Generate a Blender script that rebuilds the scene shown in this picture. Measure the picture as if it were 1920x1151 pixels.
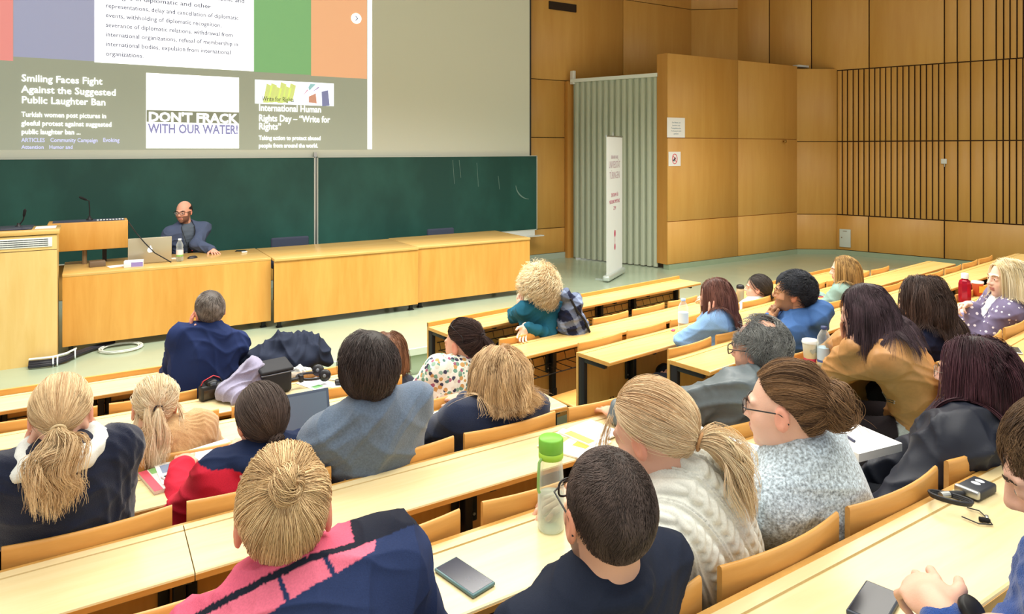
import bpy, bmesh, math, random
import numpy as np
from mathutils import Vector, Matrix, Quaternion

# ------------------------------------------------------------------ clear
for _o in list(bpy.data.objects):
    bpy.data.objects.remove(_o, do_unlink=True)
scene = bpy.context.scene
COL = scene.collection
R = math.radians

# ------------------------------------------------------------------ camera (24 mm lens, level, shifted down)
CAM_H = 1.94
cam_data = bpy.data.cameras.new('camera')
cam_data.sensor_width = 36.0
cam_data.lens = 24.0
cam_data.shift_y = -0.1539
cam_data.clip_start = 0.05
cam = bpy.data.objects.new('camera', cam_data)
cam.location = (0, 0, CAM_H)
cam.rotation_euler = (R(90), 0, -math.atan2(.5259, .8506))
COL.objects.link(cam)
scene.camera = cam

# ------------------------------------------------------------------ world, lamps, exposure
world = bpy.data.worlds.new('room_light')
scene.world = world
world.use_nodes = True
_bg = world.node_tree.nodes['Background']
_bg.inputs[0].default_value = (1.0, 0.985, 0.95, 1)
_bg.inputs[1].default_value = 0.58

def area(name, loc, size, size_y, power, color=(1, .97, .9), rot=(0, 0, 0)):
    l = bpy.data.lights.new(name, 'AREA')
    l.shape = 'RECTANGLE'; l.size = size; l.size_y = size_y
    l.energy = power; l.color = color; l.spread = R(140)
    o = bpy.data.objects.new(name, l)
    o.location = loc; o.rotation_euler = rot
    COL.objects.link(o)
    return o
area('ceiling_lamp', (2.0, 1.2, 4.3), 6.0, 3.0, 92)
area('ceiling_lamp', (6.5, 4.0, 4.3), 5.0, 2.6, 165)
area('ceiling_lamp', (1.8, 5.4, 4.3), 6.0, 1.6, 205)

scene.view_settings.view_transform = 'Standard'
scene.view_settings.look = 'None'
scene.view_settings.exposure = 0.80
scene.view_settings.gamma = 1.0
scene.view_settings.use_curve_mapping = False
scene.cycles.use_denoising = True
scene.cycles.max_bounces = 8
scene.cycles.transparent_max_bounces = 16
scene.cycles.caustics_reflective = False
scene.cycles.caustics_refractive = False

# ------------------------------------------------------------------ measuring helpers
RV = Vector((.8506, -.5259, 0)); FV = Vector((.5259, .8506, 0)); ZV = Vector((0, 0, 1))
CP = Vector((0, 0, CAM_H))
def ray(px, py):
    return RV*((px-960)/1280) + FV + ZV*((280-py)/1280)
def at_d(px, py, d): return CP + ray(px, py)*d
def at_Y(px, py, Y):
    r = ray(px, py); return CP + r*(Y/r.y)
def at_Z(px, py, z):
    r = ray(px, py); return CP + r*((z-CAM_H)/r.z)
def on_line(px, P, D):
    """parameter t where the view column px meets the plan line P + t*D"""
    r = ray(px, 280)
    # cross(r, P + tD) = 0
    return -(r.x*P[1]-r.y*P[0])/(r.x*D[1]-r.y*D[0])

# ------------------------------------------------------------------ materials
MATS = {}
def srgb(c):
    if isinstance(c, str):
        c = tuple(int(c[i:i+2], 16)/255 for i in (0, 2, 4))
    return tuple(((x/12.92) if x <= .04045 else ((x+.055)/1.055)**2.4) for x in c) + (1,)
def mat(name, col, rough=.6, metal=0, spec=.5, noise=0, nscale=60, bump=0, bscale=200, trans=0, ior=1.45, emit=0, sheen=0, alpha=1, coat=0):
    if name in MATS: return MATS[name]
    m = bpy.data.materials.new(name); m.use_nodes = True
    nt = m.node_tree; b = nt.nodes['Principled BSDF']
    b.inputs['Base Color'].default_value = srgb(col)
    b.inputs['Roughness'].default_value = rough
    b.inputs['Metallic'].default_value = metal
    b.inputs['Specular IOR Level'].default_value = spec
    b.inputs['IOR'].default_value = ior
    b.inputs['Transmission Weight'].default_value = trans
    b.inputs['Sheen Weight'].default_value = sheen
    b.inputs['Coat Weight'].default_value = coat
    b.inputs['Alpha'].default_value = alpha
    if emit:
        b.inputs['Emission Color'].default_value = srgb(col)
        b.inputs['Emission Strength'].default_value = emit
    tc = nt.nodes.new('ShaderNodeTexCoord')
    if noise:
        n = nt.nodes.new('ShaderNodeTexNoise'); n.inputs['Scale'].default_value = nscale; n.inputs['Detail'].default_value = 4
        nt.links.new(tc.outputs['Object'], n.inputs['Vector'])
        mx = nt.nodes.new('ShaderNodeMix'); mx.data_type = 'RGBA'
        c = srgb(col)
        mx.inputs[6].default_value = tuple(max(0, x*(1-noise)) for x in c[:3]) + (1,)
        mx.inputs[7].default_value = tuple(min(1, x*(1+noise)) for x in c[:3]) + (1,)
        nt.links.new(n.outputs['Fac'], mx.inputs[0]); nt.links.new(mx.outputs[2], b.inputs['Base Color'])
    if bump:
        n2 = nt.nodes.new('ShaderNodeTexNoise'); n2.inputs['Scale'].default_value = bscale; n2.inputs['Detail'].default_value = 3
        nt.links.new(tc.outputs['Object'], n2.inputs['Vector'])
        bp = nt.nodes.new('ShaderNodeBump'); bp.inputs['Strength'].default_value = bump; bp.inputs['Distance'].default_value = .004
        nt.links.new(n2.outputs['Fac'], bp.inputs['Height']); nt.links.new(bp.outputs['Normal'], b.inputs['Normal'])
    MATS[name] = m
    return m
def wood(name, c1, c2, scale=(3, 3, 30), rough=.35, spec=.5, rot=0, band=0):
    """procedural veneer: grain stretched along the small-scale axis"""
    if name in MATS: return MATS[name]
    m = bpy.data.materials.new(name); m.use_nodes = True
    nt = m.node_tree; b = nt.nodes['Principled BSDF']
    b.inputs['Roughness'].default_value = rough; b.inputs['Specular IOR Level'].default_value = spec
    tc = nt.nodes.new('ShaderNodeTexCoord'); mp = nt.nodes.new('ShaderNodeMapping')
    mp.inputs['Scale'].default_value = scale; mp.inputs['Rotation'].default_value = (0, 0, rot)
    nt.links.new(tc.outputs['Object'], mp.inputs['Vector'])
    n = nt.nodes.new('ShaderNodeTexNoise'); n.inputs['Scale'].default_value = 1; n.inputs['Detail'].default_value = 5; n.inputs['Roughness'].default_value = .6
    n.inputs['Distortion'].default_value = .4
    nt.links.new(mp.outputs['Vector'], n.inputs['Vector'])
    mp2 = nt.nodes.new('ShaderNodeMapping'); mp2.inputs['Scale'].default_value = tuple(s*.13 for s in scale); mp2.inputs['Rotation'].default_value = (0, 0, rot)
    nt.links.new(tc.outputs['Object'], mp2.inputs['Vector'])
    n2 = nt.nodes.new('ShaderNodeTexNoise'); n2.inputs['Scale'].default_value = 1; n2.inputs['Detail'].default_value = 2
    nt.links.new(mp2.outputs['Vector'], n2.inputs['Vector'])
    ad = nt.nodes.new('ShaderNodeMath'); ad.operation = 'ADD'
    nt.links.new(n.outputs['Fac'], ad.inputs[0]); nt.links.new(n2.outputs['Fac'], ad.inputs[1])
    rp = nt.nodes.new('ShaderNodeMapRange'); rp.inputs[1].default_value = .7; rp.inputs[2].default_value = 1.3
    nt.links.new(ad.outputs[0], rp.inputs[0])
    mx = nt.nodes.new('ShaderNodeMix'); mx.data_type = 'RGBA'
    mx.inputs[6].default_value = srgb(c1); mx.inputs[7].default_value = srgb(c2)
    nt.links.new(rp.outputs[0], mx.inputs[0]); nt.links.new(mx.outputs[2], b.inputs['Base Color'])
    MATS[name] = m
    return m

def clear_mat(name, tint, shine=.12, rough=.06):
    """thin clear plastic or glass: see-through with a reflection that grows towards the rim"""
    if name in MATS: return MATS[name]
    m = bpy.data.materials.new(name); m.use_nodes = True
    nt = m.node_tree; b = nt.nodes['Principled BSDF']; out = nt.nodes['Material Output']
    b.inputs['Base Color'].default_value = srgb('f4f8f8'); b.inputs['Roughness'].default_value = rough
    tr = nt.nodes.new('ShaderNodeBsdfTransparent'); tr.inputs[0].default_value = srgb(tint)
    lw = nt.nodes.new('ShaderNodeLayerWeight'); lw.inputs[0].default_value = .35
    mr = nt.nodes.new('ShaderNodeMapRange'); mr.inputs[3].default_value = shine; mr.inputs[4].default_value = min(1, shine+.55)
    mx = nt.nodes.new('ShaderNodeMixShader')
    nt.links.new(lw.outputs['Facing'], mr.inputs[0]); nt.links.new(mr.outputs[0], mx.inputs[0])
    nt.links.new(tr.outputs[0], mx.inputs[1]); nt.links.new(b.outputs[0], mx.inputs[2]); nt.links.new(mx.outputs[0], out.inputs[0])
    MATS[name] = m
    return m
W_TOP = wood('desk_birch_laminate', 'd4be8c', 'e2d0a4', (2.5, 26, 26), rough=.26)
W_TOP_R = wood('desk_birch_laminate_turned', 'cca962', 'd8ba7c', (2.5, 26, 26), rough=.26, rot=R(-7.2))
W_EDGE = wood('plywood_edge', 'c08a42', 'd49c50', (6, 30, 60), rough=.45)
W_PANEL = wood('bench_panel_oak', 'bf8f48', 'cfa158', (26, 26, 3), rough=.45)
W_BACK = wood('backrest_beech', 'c99148', 'dba65c', (5, 30, 40), rough=.33)
W_TABLE = wood('lecture_table_oak', 'c88e3c', 'd8a352', (14, 14, 1.6), rough=.4)
W_TABLETOP = wood('lecture_table_top_oak', 'c9a058', 'd9b46e', (2.5, 22, 22), rough=.22)
W_CAB = wood('lectern_oak', 'd8b46c', 'e4c684', (16, 16, 1.8), rough=.4)
W_WALL = wood('wall_veneer', 'cb9648', 'd8a75a', (7, 7, .7), rough=.45)
W_WALL_D = wood('wall_veneer_end', 'b98238', 'c89048', (9, 9, .8), rough=.45)
BLACK = mat('black_steel', '1b1b1d', .45, spec=.4)
DARK = mat('dark_gap', '3a2410', .9)
STEEL = mat('brushed_aluminium', 'b9bcbb', .35, metal=.9)
WHITE_MET = mat('white_lacquer', 'dfe3e0', .4)
LINO = mat('green_linoleum', 'a3b29b', .22, noise=.08, nscale=3, spec=.5)
LINO_STEP = mat('step_linoleum', '93a48a', .35, noise=.08, nscale=5)
PAPER = mat('white_paper', 'f0f0ee', .7)

# ------------------------------------------------------------------ object helpers
def setp(o, label=None, cat=None, group=None, kind=None):
    if label: o['label'] = label
    if cat: o['category'] = cat
    if group: o['group'] = group
    if kind: o['kind'] = kind
    return o
def thing(name, label, cat, loc=(0, 0, 0), group=None, rz=0):
    o = bpy.data.objects.new(name, None)
    o.location = loc; o.rotation_euler = (0, 0, rz)
    o.empty_display_size = .1
    COL.objects.link(o)
    return setp(o, label, cat, group)
def link_mesh(name, me, mats, parent=None, keep=True):
    o = bpy.data.objects.new(name, me)
    for m in (mats if isinstance(mats, (list, tuple)) else [mats]):
        me.materials.append(m)
    COL.objects.link(o)
    if parent is not None:
        o.parent = parent
        if keep:
            o.matrix_parent_inverse = (Matrix.Translation(parent.location) @ parent.rotation_euler.to_matrix().to_4x4()).inverted() if parent.parent is None else Matrix()
    return o
def basis(o, ang=0):
    """plan frame: local (u, v, w) -> world"""
    return Matrix.Translation(Vector(o)) @ Matrix.Rotation(ang, 4, 'Z')

class MB:
    """collects shapes and links them as one mesh"""
    def __init__(s, M=None):
        s.v = []; s.f = []; s.mi = []; s.sm = []; s.M = M or Matrix()
    def add(s, verts, faces, mi=0, smooth=False, M=None):
        T = s.M @ M if M is not None else s.M
        k = len(s.v)
        s.v += [tuple(T @ Vector(p)) for p in verts]
        s.f += [tuple(i+k for i in f) for f in faces]
        s.mi += [mi]*len(faces); s.sm += [smooth]*len(faces)
        return s
    def box(s, a, b, mi=0, bev=0, M=None, seg=2):
        x0, y0, z0 = a; x1, y1, z1 = b
        if bev <= 0:
            vs = [(x0, y0, z0), (x1, y0, z0), (x1, y1, z0), (x0, y1, z0), (x0, y0, z1), (x1, y0, z1), (x1, y1, z1), (x0, y1, z1)]
            fs = [(3, 2, 1, 0), (4, 5, 6, 7), (0, 1, 5, 4), (1, 2, 6, 5), (2, 3, 7, 6), (3, 0, 4, 7)]
            return s.add(vs, fs, mi, M=M)
        bm = bmesh.new()
        r = bmesh.ops.create_cube(bm, size=1)
        for v in bm.verts:
            v.co = Vector(((x0+x1)/2+v.co.x*(x1-x0), (y0+y1)/2+v.co.y*(y1-y0), (z0+z1)/2+v.co.z*(z1-z0)))
        bev = min(bev, .49*min(abs(x1-x0), abs(y1-y0), abs(z1-z0)))
        bmesh.ops.bevel(bm, geom=bm.edges[:], offset=bev, segments=seg, profile=.5, affect='EDGES')
        s.from_bm(bm, mi, True, M); bm.free()
        return s
    def from_bm(s, bm, mi=0, smooth=True, M=None):
        bm.verts.ensure_lookup_table()
        for i, v in enumerate(bm.verts): v.index = i
        s.add([v.co[:] for v in bm.verts], [[v.index for v in f.verts] for f in bm.faces], mi, smooth, M)
        return s
    def prism(s, pts, z0, z1, mi=0, M=None, smooth=False):
        """plan polygon (ccw) extruded in z"""
        n = len(pts)
        vs = [(p[0], p[1], z0) for p in pts] + [(p[0], p[1], z1) for p in pts]
        fs = [tuple(range(n-1, -1, -1)), tuple(range(n, 2*n))]
        s.add(vs, fs, mi, False, M)
        s.add(vs, [(i, (i+1) % n, n+(i+1) % n, n+i) for i in range(n)], mi, smooth, M)
        return s
    def profile(s, pts, u0, u1, mi=0, M=None, smooth=False, n=1, bend=None):
        """(v, w) cross-section polygon swept along u"""
        k = len(pts); vs = []; fs = []
        for j in range(n+1):
            u = u0+(u1-u0)*j/n
            dv = bend(j/n) if bend else 0
            vs += [(u, p[0]+dv, p[1]) for p in pts]
        for j in range(n):
            for i in range(k):
                a = j*k+i; b = j*k+(i+1) % k
                fs.append((a, b, b+k, a+k))
        s.add(vs, fs, mi, smooth, M)
        s.add(vs, [tuple(range(k-1, -1, -1)), tuple(range(n*k, n*k+k))], mi, False, M)
        return s
    def tube(s, pts, r, mi=0, seg=8, M=None, closed=False, smooth=True):
        pts = [Vector(p) for p in pts]; n = len(pts)
        rs = r if isinstance(r, (list, tuple)) else [r]*n
        t0 = (pts[1]-pts[0]).normalized()
        up = Vector((0, 0, 1)) if abs(t0.z) < .9 else Vector((1, 0, 0))
        nx = t0.cross(up).normalized()
        vs = []; fs = []
        for i in range(n):
            if closed: t = (pts[(i+1) % n]-pts[i-1]).normalized()
            else: t = (pts[min(i+1, n-1)]-pts[max(i-1, 0)]).normalized()
            nx = (nx - t*nx.dot(t)).normalized(); ny = t.cross(nx)
            for k in range(seg):
                a = 2*math.pi*k/seg
                vs.append(tuple(pts[i]+(nx*math.cos(a)+ny*math.sin(a))*rs[i]))
        for i in range(n if closed else n-1):
            for k in range(seg):
                a = i*seg+k; b = i*seg+(k+1) % seg; j = ((i+1) % n)*seg
                fs.append((a, b, j+(k+1) % seg, j+k))
        s.add(vs, fs, mi, smooth, M)
        if not closed:
            s.add(vs, [tuple(range(seg-1, -1, -1)), tuple(range((n-1)*seg, n*seg))], mi, False, M)
        return s
    def lathe(s, prof, mi=0, seg=20, M=None, smooth=True):
        """(r, z) profile turned about z"""
        vs = []; fs = []
        for r, z in prof:
            for k in range(seg):
                a = 2*math.pi*k/seg; vs.append((r*math.cos(a), r*math.sin(a), z))
        for i in range(len(prof)-1):
            for k in range(seg):
                a = i*seg+k; b = i*seg+(k+1) % seg
                fs.append((a, b, b+seg, a+seg))
        s.add(vs, fs, mi, smooth, M)
        caps = []
        if prof[0][0] > 1e-5: caps.append(tuple(range(seg-1, -1, -1)))
        if prof[-1][0] > 1e-5: caps.append(tuple(range((len(prof)-1)*seg, len(prof)*seg)))
        s.add(vs, caps, mi, False, M)
        return s
    def quad(s, pts, mi=0, M=None):
        return s.add(pts, [tuple(range(len(pts)))], mi, False, M)
    def build(s, name, mats, parent=None):
        me = bpy.data.meshes.new(name)
        me.from_pydata(s.v, [], s.f)
        me.polygons.foreach_set('material_index', s.mi)
        me.polygons.foreach_set('use_smooth', s.sm)
        me.update()
        return link_mesh(name, me, mats, parent)
def struct(o): o['kind'] = 'structure'; return o

def text_mesh(txt, size, M, material, name, parent, ext=.0012, align='LEFT', bold=0, sx=1, space=1):
    cu = bpy.data.curves.new(name, 'FONT')
    cu.body = txt; cu.size = size; cu.extrude = ext; cu.align_x = align; cu.offset = bold; cu.space_line = space
    cu.resolution_u = 2
    tmp = bpy.data.objects.new(name, cu)
    me = bpy.data.meshes.new_from_object(tmp)
    bpy.data.objects.remove(tmp); bpy.data.curves.remove(cu)
    me.transform(M @ Matrix.Diagonal((sx, 1, 1, 1)))
    return link_mesh(name, me, material, parent)
# ================================================================== THE ROOM
UP_D = (-.325, .946)                       # side wall, running towards the front
C0 = Vector((11.79, 7.61, 0))              # where the corner panel meets the side wall
def panel_wall(name, P, Q, rows, mats, depth=.02, groove=.012, thick=.12, backing=True):
    """rows: (z0, z1, [u splits]) - veneer panels on a dark backing, u measured from P to Q"""
    P = Vector((P[0], P[1], 0)); Q = Vector((Q[0], Q[1], 0))
    L = (Q-P).length; ang = math.atan2(Q.y-P.y, Q.x-P.x)
    m = MB(basis(P, ang))
    z0 = min(r[0] for r in rows); z1 = max(r[1] for r in rows)
    if backing: m.box((0, 0, z0), (L, thick, z1), 1)
    for a, b, us in rows:
        us = sorted(u for u in us if 0 < u < L)
        e = [0] + us + [L]
        for i in range(len(e)-1):
            ga = groove/2 if i else 0; gb = groove/2 if i < len(e)-2 else 0
            if e[i+1]-e[i]-ga-gb > .002:
                m.box((e[i]+ga, -depth, a+groove/2), (e[i+1]-gb, 0.001, b-groove/2), 0, bev=.0015, seg=1)
    return struct(m.build(name, mats))

# floors
mb = MB(); mb.prism([(-6, 6.16), (13.2, 6.16), (13.2, 12), (-6, 12)], -.6, 0)
struct(mb.build('floor', LINO))
mb = MB(); mb.box((-6, 6.135, -.06), (12.3, 6.159, .004))
struct(mb.build('trim_1', mat('stage_nosing', 'c9d2c4', .4)))

# front wall: veneer panels, then the slanted corner panel, then the side wall
FY = 9.94
fx = lambda px: at_Y(px, 300, FY).x
panel_wall('wall_front', (-6, FY), (10.44, FY), [
    (0.10, .545, [fx(994)-.3+6, fx(1058)+6, fx(1072)+6]),
    (.545, 2.15, [fx(994)-.3+6, fx(1058)+6, fx(1072)+6]),
    (2.15, 3.17, [fx(994)-.3+6, fx(1058)+6, fx(1072)+6]),
    (3.17, 4.79, [fx(994)-.3+6, fx(1167)+6]),
    (4.79, 5.7, [fx(994)-.3+6, fx(1167)+6])], [W_WALL, DARK])
panel_wall('wall_corner', (10.44, FY), (11.18, 9.37), [(0.1, 4.79, []), (4.79, 5.7, [])], [W_WALL, DARK])
SD = Vector((.325, -.946, 0)).normalized()
SP = Vector((11.18, 9.37, 0))
su = lambda px: on_line(px, SP, SD)
c_u = su(1569)
L_side = 13.0
SQ = SP + SD*L_side
slats = [967, 993, 1018, 1046, 1072, 1099, 1125, 1152, 1178, 1205, 1232, 1262, 1290, 1319, 1348, 1376, 1405, 1435, 1465, 1494]
slat_u = [su(1200+s/2.615) for s in slats]
plank_px = [1796, 1820, 1844, 1869, 1881, 1893, 1906, 1918]
plank_u = [su(p) for p in plank_px]
more = [plank_u[-1]+.075*(i+1) for i in range(14)]
up_px = [1443, 1522, 1630, 1771, 1795, 1820, 1844, 1868, 1882, 1894, 1907, 1919]
low_u = [c_u, su(1629), su(1771), su(1771)+2.2, su(1771)+4.4, su(1771)+6.6]
panel_wall('wall_right', SP, SQ, [
    (.085, .735, low_u),
    (.735, 2.085, slat_u + plank_u + more),
    (2.085, 3.40, slat_u + plank_u + more),
    (3.40, 5.7, [su(p) for p in up_px] + more)], [W_WALL, DARK], groove=.02)
m = MB(basis(SP, math.atan2(SD.y, SD.x))); m.box((0, -.035, -.3), (L_side, .1, .085))
struct(m.build('baseboard_right', LINO_STEP))
# partition wall standing forward of the front wall, and its slanted return
PY = 8.03
pu = lambda px: at_Y(px, 300, PY).x
P0, P1 = pu(1250.5), pu(1493)
panel_wall('wall_partition', (P0, PY), (P1, PY), [
    (.085, .775, [pu(1382)-P0]), (.775, 2.125, [pu(1382)-P0]), (2.125, 3.49, [pu(1382)-P0])], [W_WALL, W_WALL_D, ], thick=.23)
panel_wall('wall_return', (P1, PY), (C0.x, C0.y), [
    (.085, .735, []), (.735, 2.085, []), (2.085, 3.44, [])], [W_WALL, DARK])
m = MB(); m.box((P0+.02, PY-.03, 0), (P1, PY+.1, .085))
m2 = MB(basis((P1, PY, 0), math.atan2(C0.y-PY, C0.x-P1))); m2.box((0, -.03, 0), (.74, .1, .085))
struct(m.build('baseboard_front', LINO_STEP)); struct(m2.build('baseboard_corner', LINO_STEP))
m = MB(); m.box((-6, FY-.03, 0), (fx(1058), FY+.02, .10))
struct(m.build('baseboard_back', mat('pale_baseboard', 'a9b5a6', .5)))
m = MB(); m.box((fx(1058), FY-.10, 0), (fx(1070), FY, 3.16)); m.box((fx(1070), FY-.06, 0), (fx(1074)+.02, FY, 3.16))
struct(m.build('trim_2', W_WALL_D))
# ceiling above the hall
m = MB(); m.box((-6, -3.5, 5.7), (16, 10.6, 5.8))
struct(m.build('ceiling', mat('ceiling_white', 'd8d4c8', .8)))

# ================================================================== BENCH ROWS
ANG = R(7.2)
NY = dict(A=4.68, B=4.02, C=3.355, D=2.69, E=2.03, F=1.355, G=.70)
RZ = dict(A=.50, B=.50, C=.595, D=.69, E=.79, F=.90, G=.985)
LEND = dict(A=1.37, B=1.57, C=1.78, D=1.98, E=2.18, F=2.37, G=2.58)
RO = dict(A=(2.37, 4.79), B=(2.555, 3.99), C=(2.786, 3.338), D=(2.964, 2.679), E=(3.164, 2.004), F=(3.36, 1.34))
RLEN = dict(A=3.27, B=5.36, C=5.91, D=6.6, E=7.2, F=7.6)
DW = .275
ORDER = 'ABCDEFG'
FL = {k: RZ[k]-.75 for k in ORDER}
# floor tiers, one block per row, bent at the aisle
tiers = MB()
b_prev = 6.134
for i, k in enumerate(ORDER):
    yb = NY[ORDER[i+1]]+DW+.30 if i < 6 else -3.2
    xm = 2.2
    def edge(y): return [(-6, y), (xm, y), (xm+11.0, y+(11.0*math.tan(ANG) if y < 6 and y > -3 else 0))]
    lo = edge(yb); hi = edge(b_prev)
    if i == 0: hi = [(-6, 6.134), (xm, 6.134), (13.2, 6.134)]
    tiers.prism([lo[0], lo[1], lo[2], hi[2], hi[1], hi[0]], -1.2, FL[k])
    b_prev = yb
struct(tiers.build('floor_tiers', LINO_STEP)).name = 'floor.001'

def bench_row(label, O, ang, u0, u1, z, zf, seats, front_lip=False, seams=(), legs=(), first=False, zfront=None, top=W_TOP, lip_from=None, rack=False, numbers=()):
    """one continuous bench row: desk, modesty panel and the tip-up seats of the row in front"""
    t = thing('bench_row', label, 'bench row', (O[0], O[1], zf), 'rows of lecture benches', ang)
    B = basis((O[0], O[1], 0), ang)
    g = .004
    # desktop: slab with a rounded near edge, pencil groove near the back
    m = MB(B)
    cuts = [u0] + sorted(seams) + [u1]
    th = .026
    slab = [(.006, z-th), (0, z-th+.006), (0, z-.007), (.002, z-.002), (.007, z), (DW-.036, z), (DW-.036, z-.006), (DW-.028, z-.006), (DW-.028, z), (DW+.004, z), (DW+.004, z-th)]
    for i in range(len(cuts)-1):
        a = cuts[i]+(.0015 if i else 0); b = cuts[i+1]-(.0015 if i < len(cuts)-2 else 0)
        m.profile(slab[::-1], a, b, 0)
        m.box((a, -.0012, z-th+.005), (b, .0, z-.006), 1)
        for e, s in ((a, -1), (b, 1)):
            if e in (u0, u1): m.box((min(e, e+s*.001), .004, z-th+.002), (max(e, e+s*.001), DW, z-.002), 1)
    m.build('desktop', [top, W_EDGE], t)
    # modesty panel
    m = MB(B)
    hi = z+.032 if front_lip else z-.004
    m.box((u0, DW+.006, zf+.10), (u1, DW+.024, hi), 0)
    if front_lip: m.box((u0, DW+.005, z-.002), (u1, DW+.025, hi+.001), 1)
    elif lip_from is not None: m.box((lip_from, DW+.005, z-.03), (u1, DW+.026, z+.03), 1)
    m.build('front_panel', [W_PANEL, W_EDGE], t)
    # steel legs with a cantilever arm under the top
    for u in legs:
        m = MB(B)
        m.box((u-.016, DW-.045, zf), (u+.016, DW+.005, z-th), 0, bev=.003)
        m.box((u-.014, .05, z-th-.03), (u+.014, DW-.01, z-th), 0, bev=.003)
        m.box((u-.021, DW-.052, zf+.01), (u+.021, DW-.028, zf+.36), 0, bev=.006)
        m.box((u-.03, DW-.09, zf), (u+.03, DW+.03, zf+.012), 0)
        m.build('leg', BLACK, t)
        # hinge plates beside each leg
        if u0+.1 < u < u1-.1:
            for du in (-.055, .022):
                m = MB(B)
                m.box((u+du, DW-.012, z-.27), (u+du+.032, DW+.004, z-.07), 0, bev=.006)
                for dz in (-.24, -.10): m.tube([(u+du+.016, DW-.016, z+dz), (u+du+.016, DW-.008, z+dz)], .006, 1, 8)
                m.build('hinge_bracket', [BLACK, STEEL], t)
    if rack:
        m = MB(B)
        zz = z-.20
        for vv in (.06, .25): m.tube([(u0+.08, vv, zz), (u1-.08, vv, zz)], .004, seg=6)
        n = int((u1-u0)/.11)
        for i in range(n): 
            u = u0+.1+i*.11
            m.tube([(u, .06, zz), (u, .25, zz), (u, .27, zz+.06)], .003, seg=6)
        m.tube([(u0+.08, .27, zz+.06), (u1-.08, .27, zz+.06)], .004, seg=6)
        m.build('wire_rack', BLACK, t)
    # moulded plywood backrests and tip-up seats for the row in front
    zs = (zfront if zfront is not None else zf)
    for (a, b) in seats:
        m = MB(B)
        c = (b-a)
        nseg = 8
        sec = [(DW+.028, zs+.50), (DW+.026, z+.035), (DW+.028, z+.044), (DW+.034, z+.046), (DW+.040, z+.040), (DW+.044, zs+.50)]
        m.profile(sec[::-1], a, b, 0, n=nseg, smooth=True, bend=lambda s: .022*(2*s-1)**2)
        m.build('backrest', W_BACK, t)
        m = MB(B)
        m.box((a+.01, DW+.05, zs+.425), (b-.01, DW+.345, zs+.445), 0, bev=.008)
        m.build('seat', W_BACK, t)
        for uu in (a+.03, b-.03):
            m = MB(B); m.tube([(uu, DW+.03, zs+.42), (uu, DW+.27, zs+.42)], .011, seg=8)
            m.build('seat_bracket', BLACK, t)
    for (u, txt) in numbers:
        M = B @ Matrix.Translation((u, DW+.004, z-.40)) @ Matrix.Rotation(R(90), 4, 'X')
        text_mesh(txt, .05, M, mat('number_ink', '2a2116', .8), 'seat_number', t, ext=.0008)
    return t

def pitch(start, n, step, w): return [(start+i*step, start+i*step+w) for i in range(n)]
XL = -1.35
seatL = dict(
    A=[],
    B=[(-.905, -.48), (-.435, .035), (.089, .53), (.58, 1.01), (1.06, 1.49)],
    C=[(-.86, -.43), (-.37, .06), (.12, .55), (.61, 1.04), (1.10, 1.53)],
    D=[(-.74, -.31), (-.25, .18), (.24, .67), (.73, 1.16), (1.22, 1.65)],
    E=[(-1.19, -.76), (-.70, -.26), (-.209, .217), (.258, .715), (.762, 1.193), (1.239, 1.671), (1.741, 2.16)],
    F=[(-1.0, -.57), (-.52, -.09), (-.04, .39), (.42, .87), (.942, 1.37), (1.42, 1.85), (1.90, 2.33)],
    G=[(-.78, -.35), (-.29, .14), (.20, .62), (.68, 1.108), (1.17, 1.596), (1.642, 2.07), (2.13, 2.55)])
where = dict(A='front row of the near block, holds a black coat heap', B='second row of the near block, holds the camera and headphones',
    C='third row of the near block, holds the open laptop', D='fourth row of the near block, in front of the blonde bob',
    E='fifth row of the near block, with magazines on its desk', F='sixth row of the near block, with the green capped bottle',
    G='last row of the near block, with the black recorder')
for i, k in enumerate(ORDER):
    x1 = LEND[k]
    legs = [x1-.02] + [a-.03 for a, b in (seatL[k] or seatL['B'])]
    seams = {'E': [.243], 'C': [-.34]}.get(k, [])
    bench_row('pale wooden bench desk, ' + where[k], (0, NY[k]), 0, XL, x1, RZ[k], FL[k], seatL[k], front_lip=(k == 'A'), seams=seams, legs=legs,
              zfront=FL[ORDER[i-1]] if i else None, rack=(k in 'AB'))
whereR = dict(A='shorter front row past the aisle, where the curly blonde leans', B='second row past the aisle, with the wire book rack',
    C='third row past the aisle, with bottle beside the denim jacket', D='fourth row past the aisle, in front of the blue hoodie',
    E='fifth row past the aisle, with paper cup and red bottle', F='sixth row past the aisle, with the white phone')
prevlen = None
for i, k in enumerate('ABCDEF'):
    Lr = RLEN[k]
    seats = []
    if i:
        n = int((RLEN['ABCDEF'[i-1]])/.49)
        seats = pitch(.05, n, .49, .43)
    legs = [.02] + [a-.03 for a, b in (seats[1:] if seats else pitch(.05, 6, .49, .43)[1:])] + [Lr-.1]
    bench_row('honey coloured bench desk, ' + whereR[k], RO[k], ANG, 0, Lr, RZ[k], FL[k], seats, front_lip=(k == 'A'), legs=legs,
              zfront=FL['ABCDEF'[i-1]] if i else None, top=W_TOP_R, rack=(k in 'AB'), seams=[s for s in (2.46,) if k in 'BCDEF'],
              lip_from=(3.35 if k == 'B' else None), numbers=[(.30, '52')] if k == 'C' else ())
# ================================================================== THE FRONT OF THE HALL
def face_M(P, ang=0):
    """frame whose local xy plane stands upright, facing the audience"""
    return Matrix.Translation(P) @ Matrix.Rotation(ang, 4, 'Z') @ Matrix.Rotation(R(90), 4, 'X')

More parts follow.
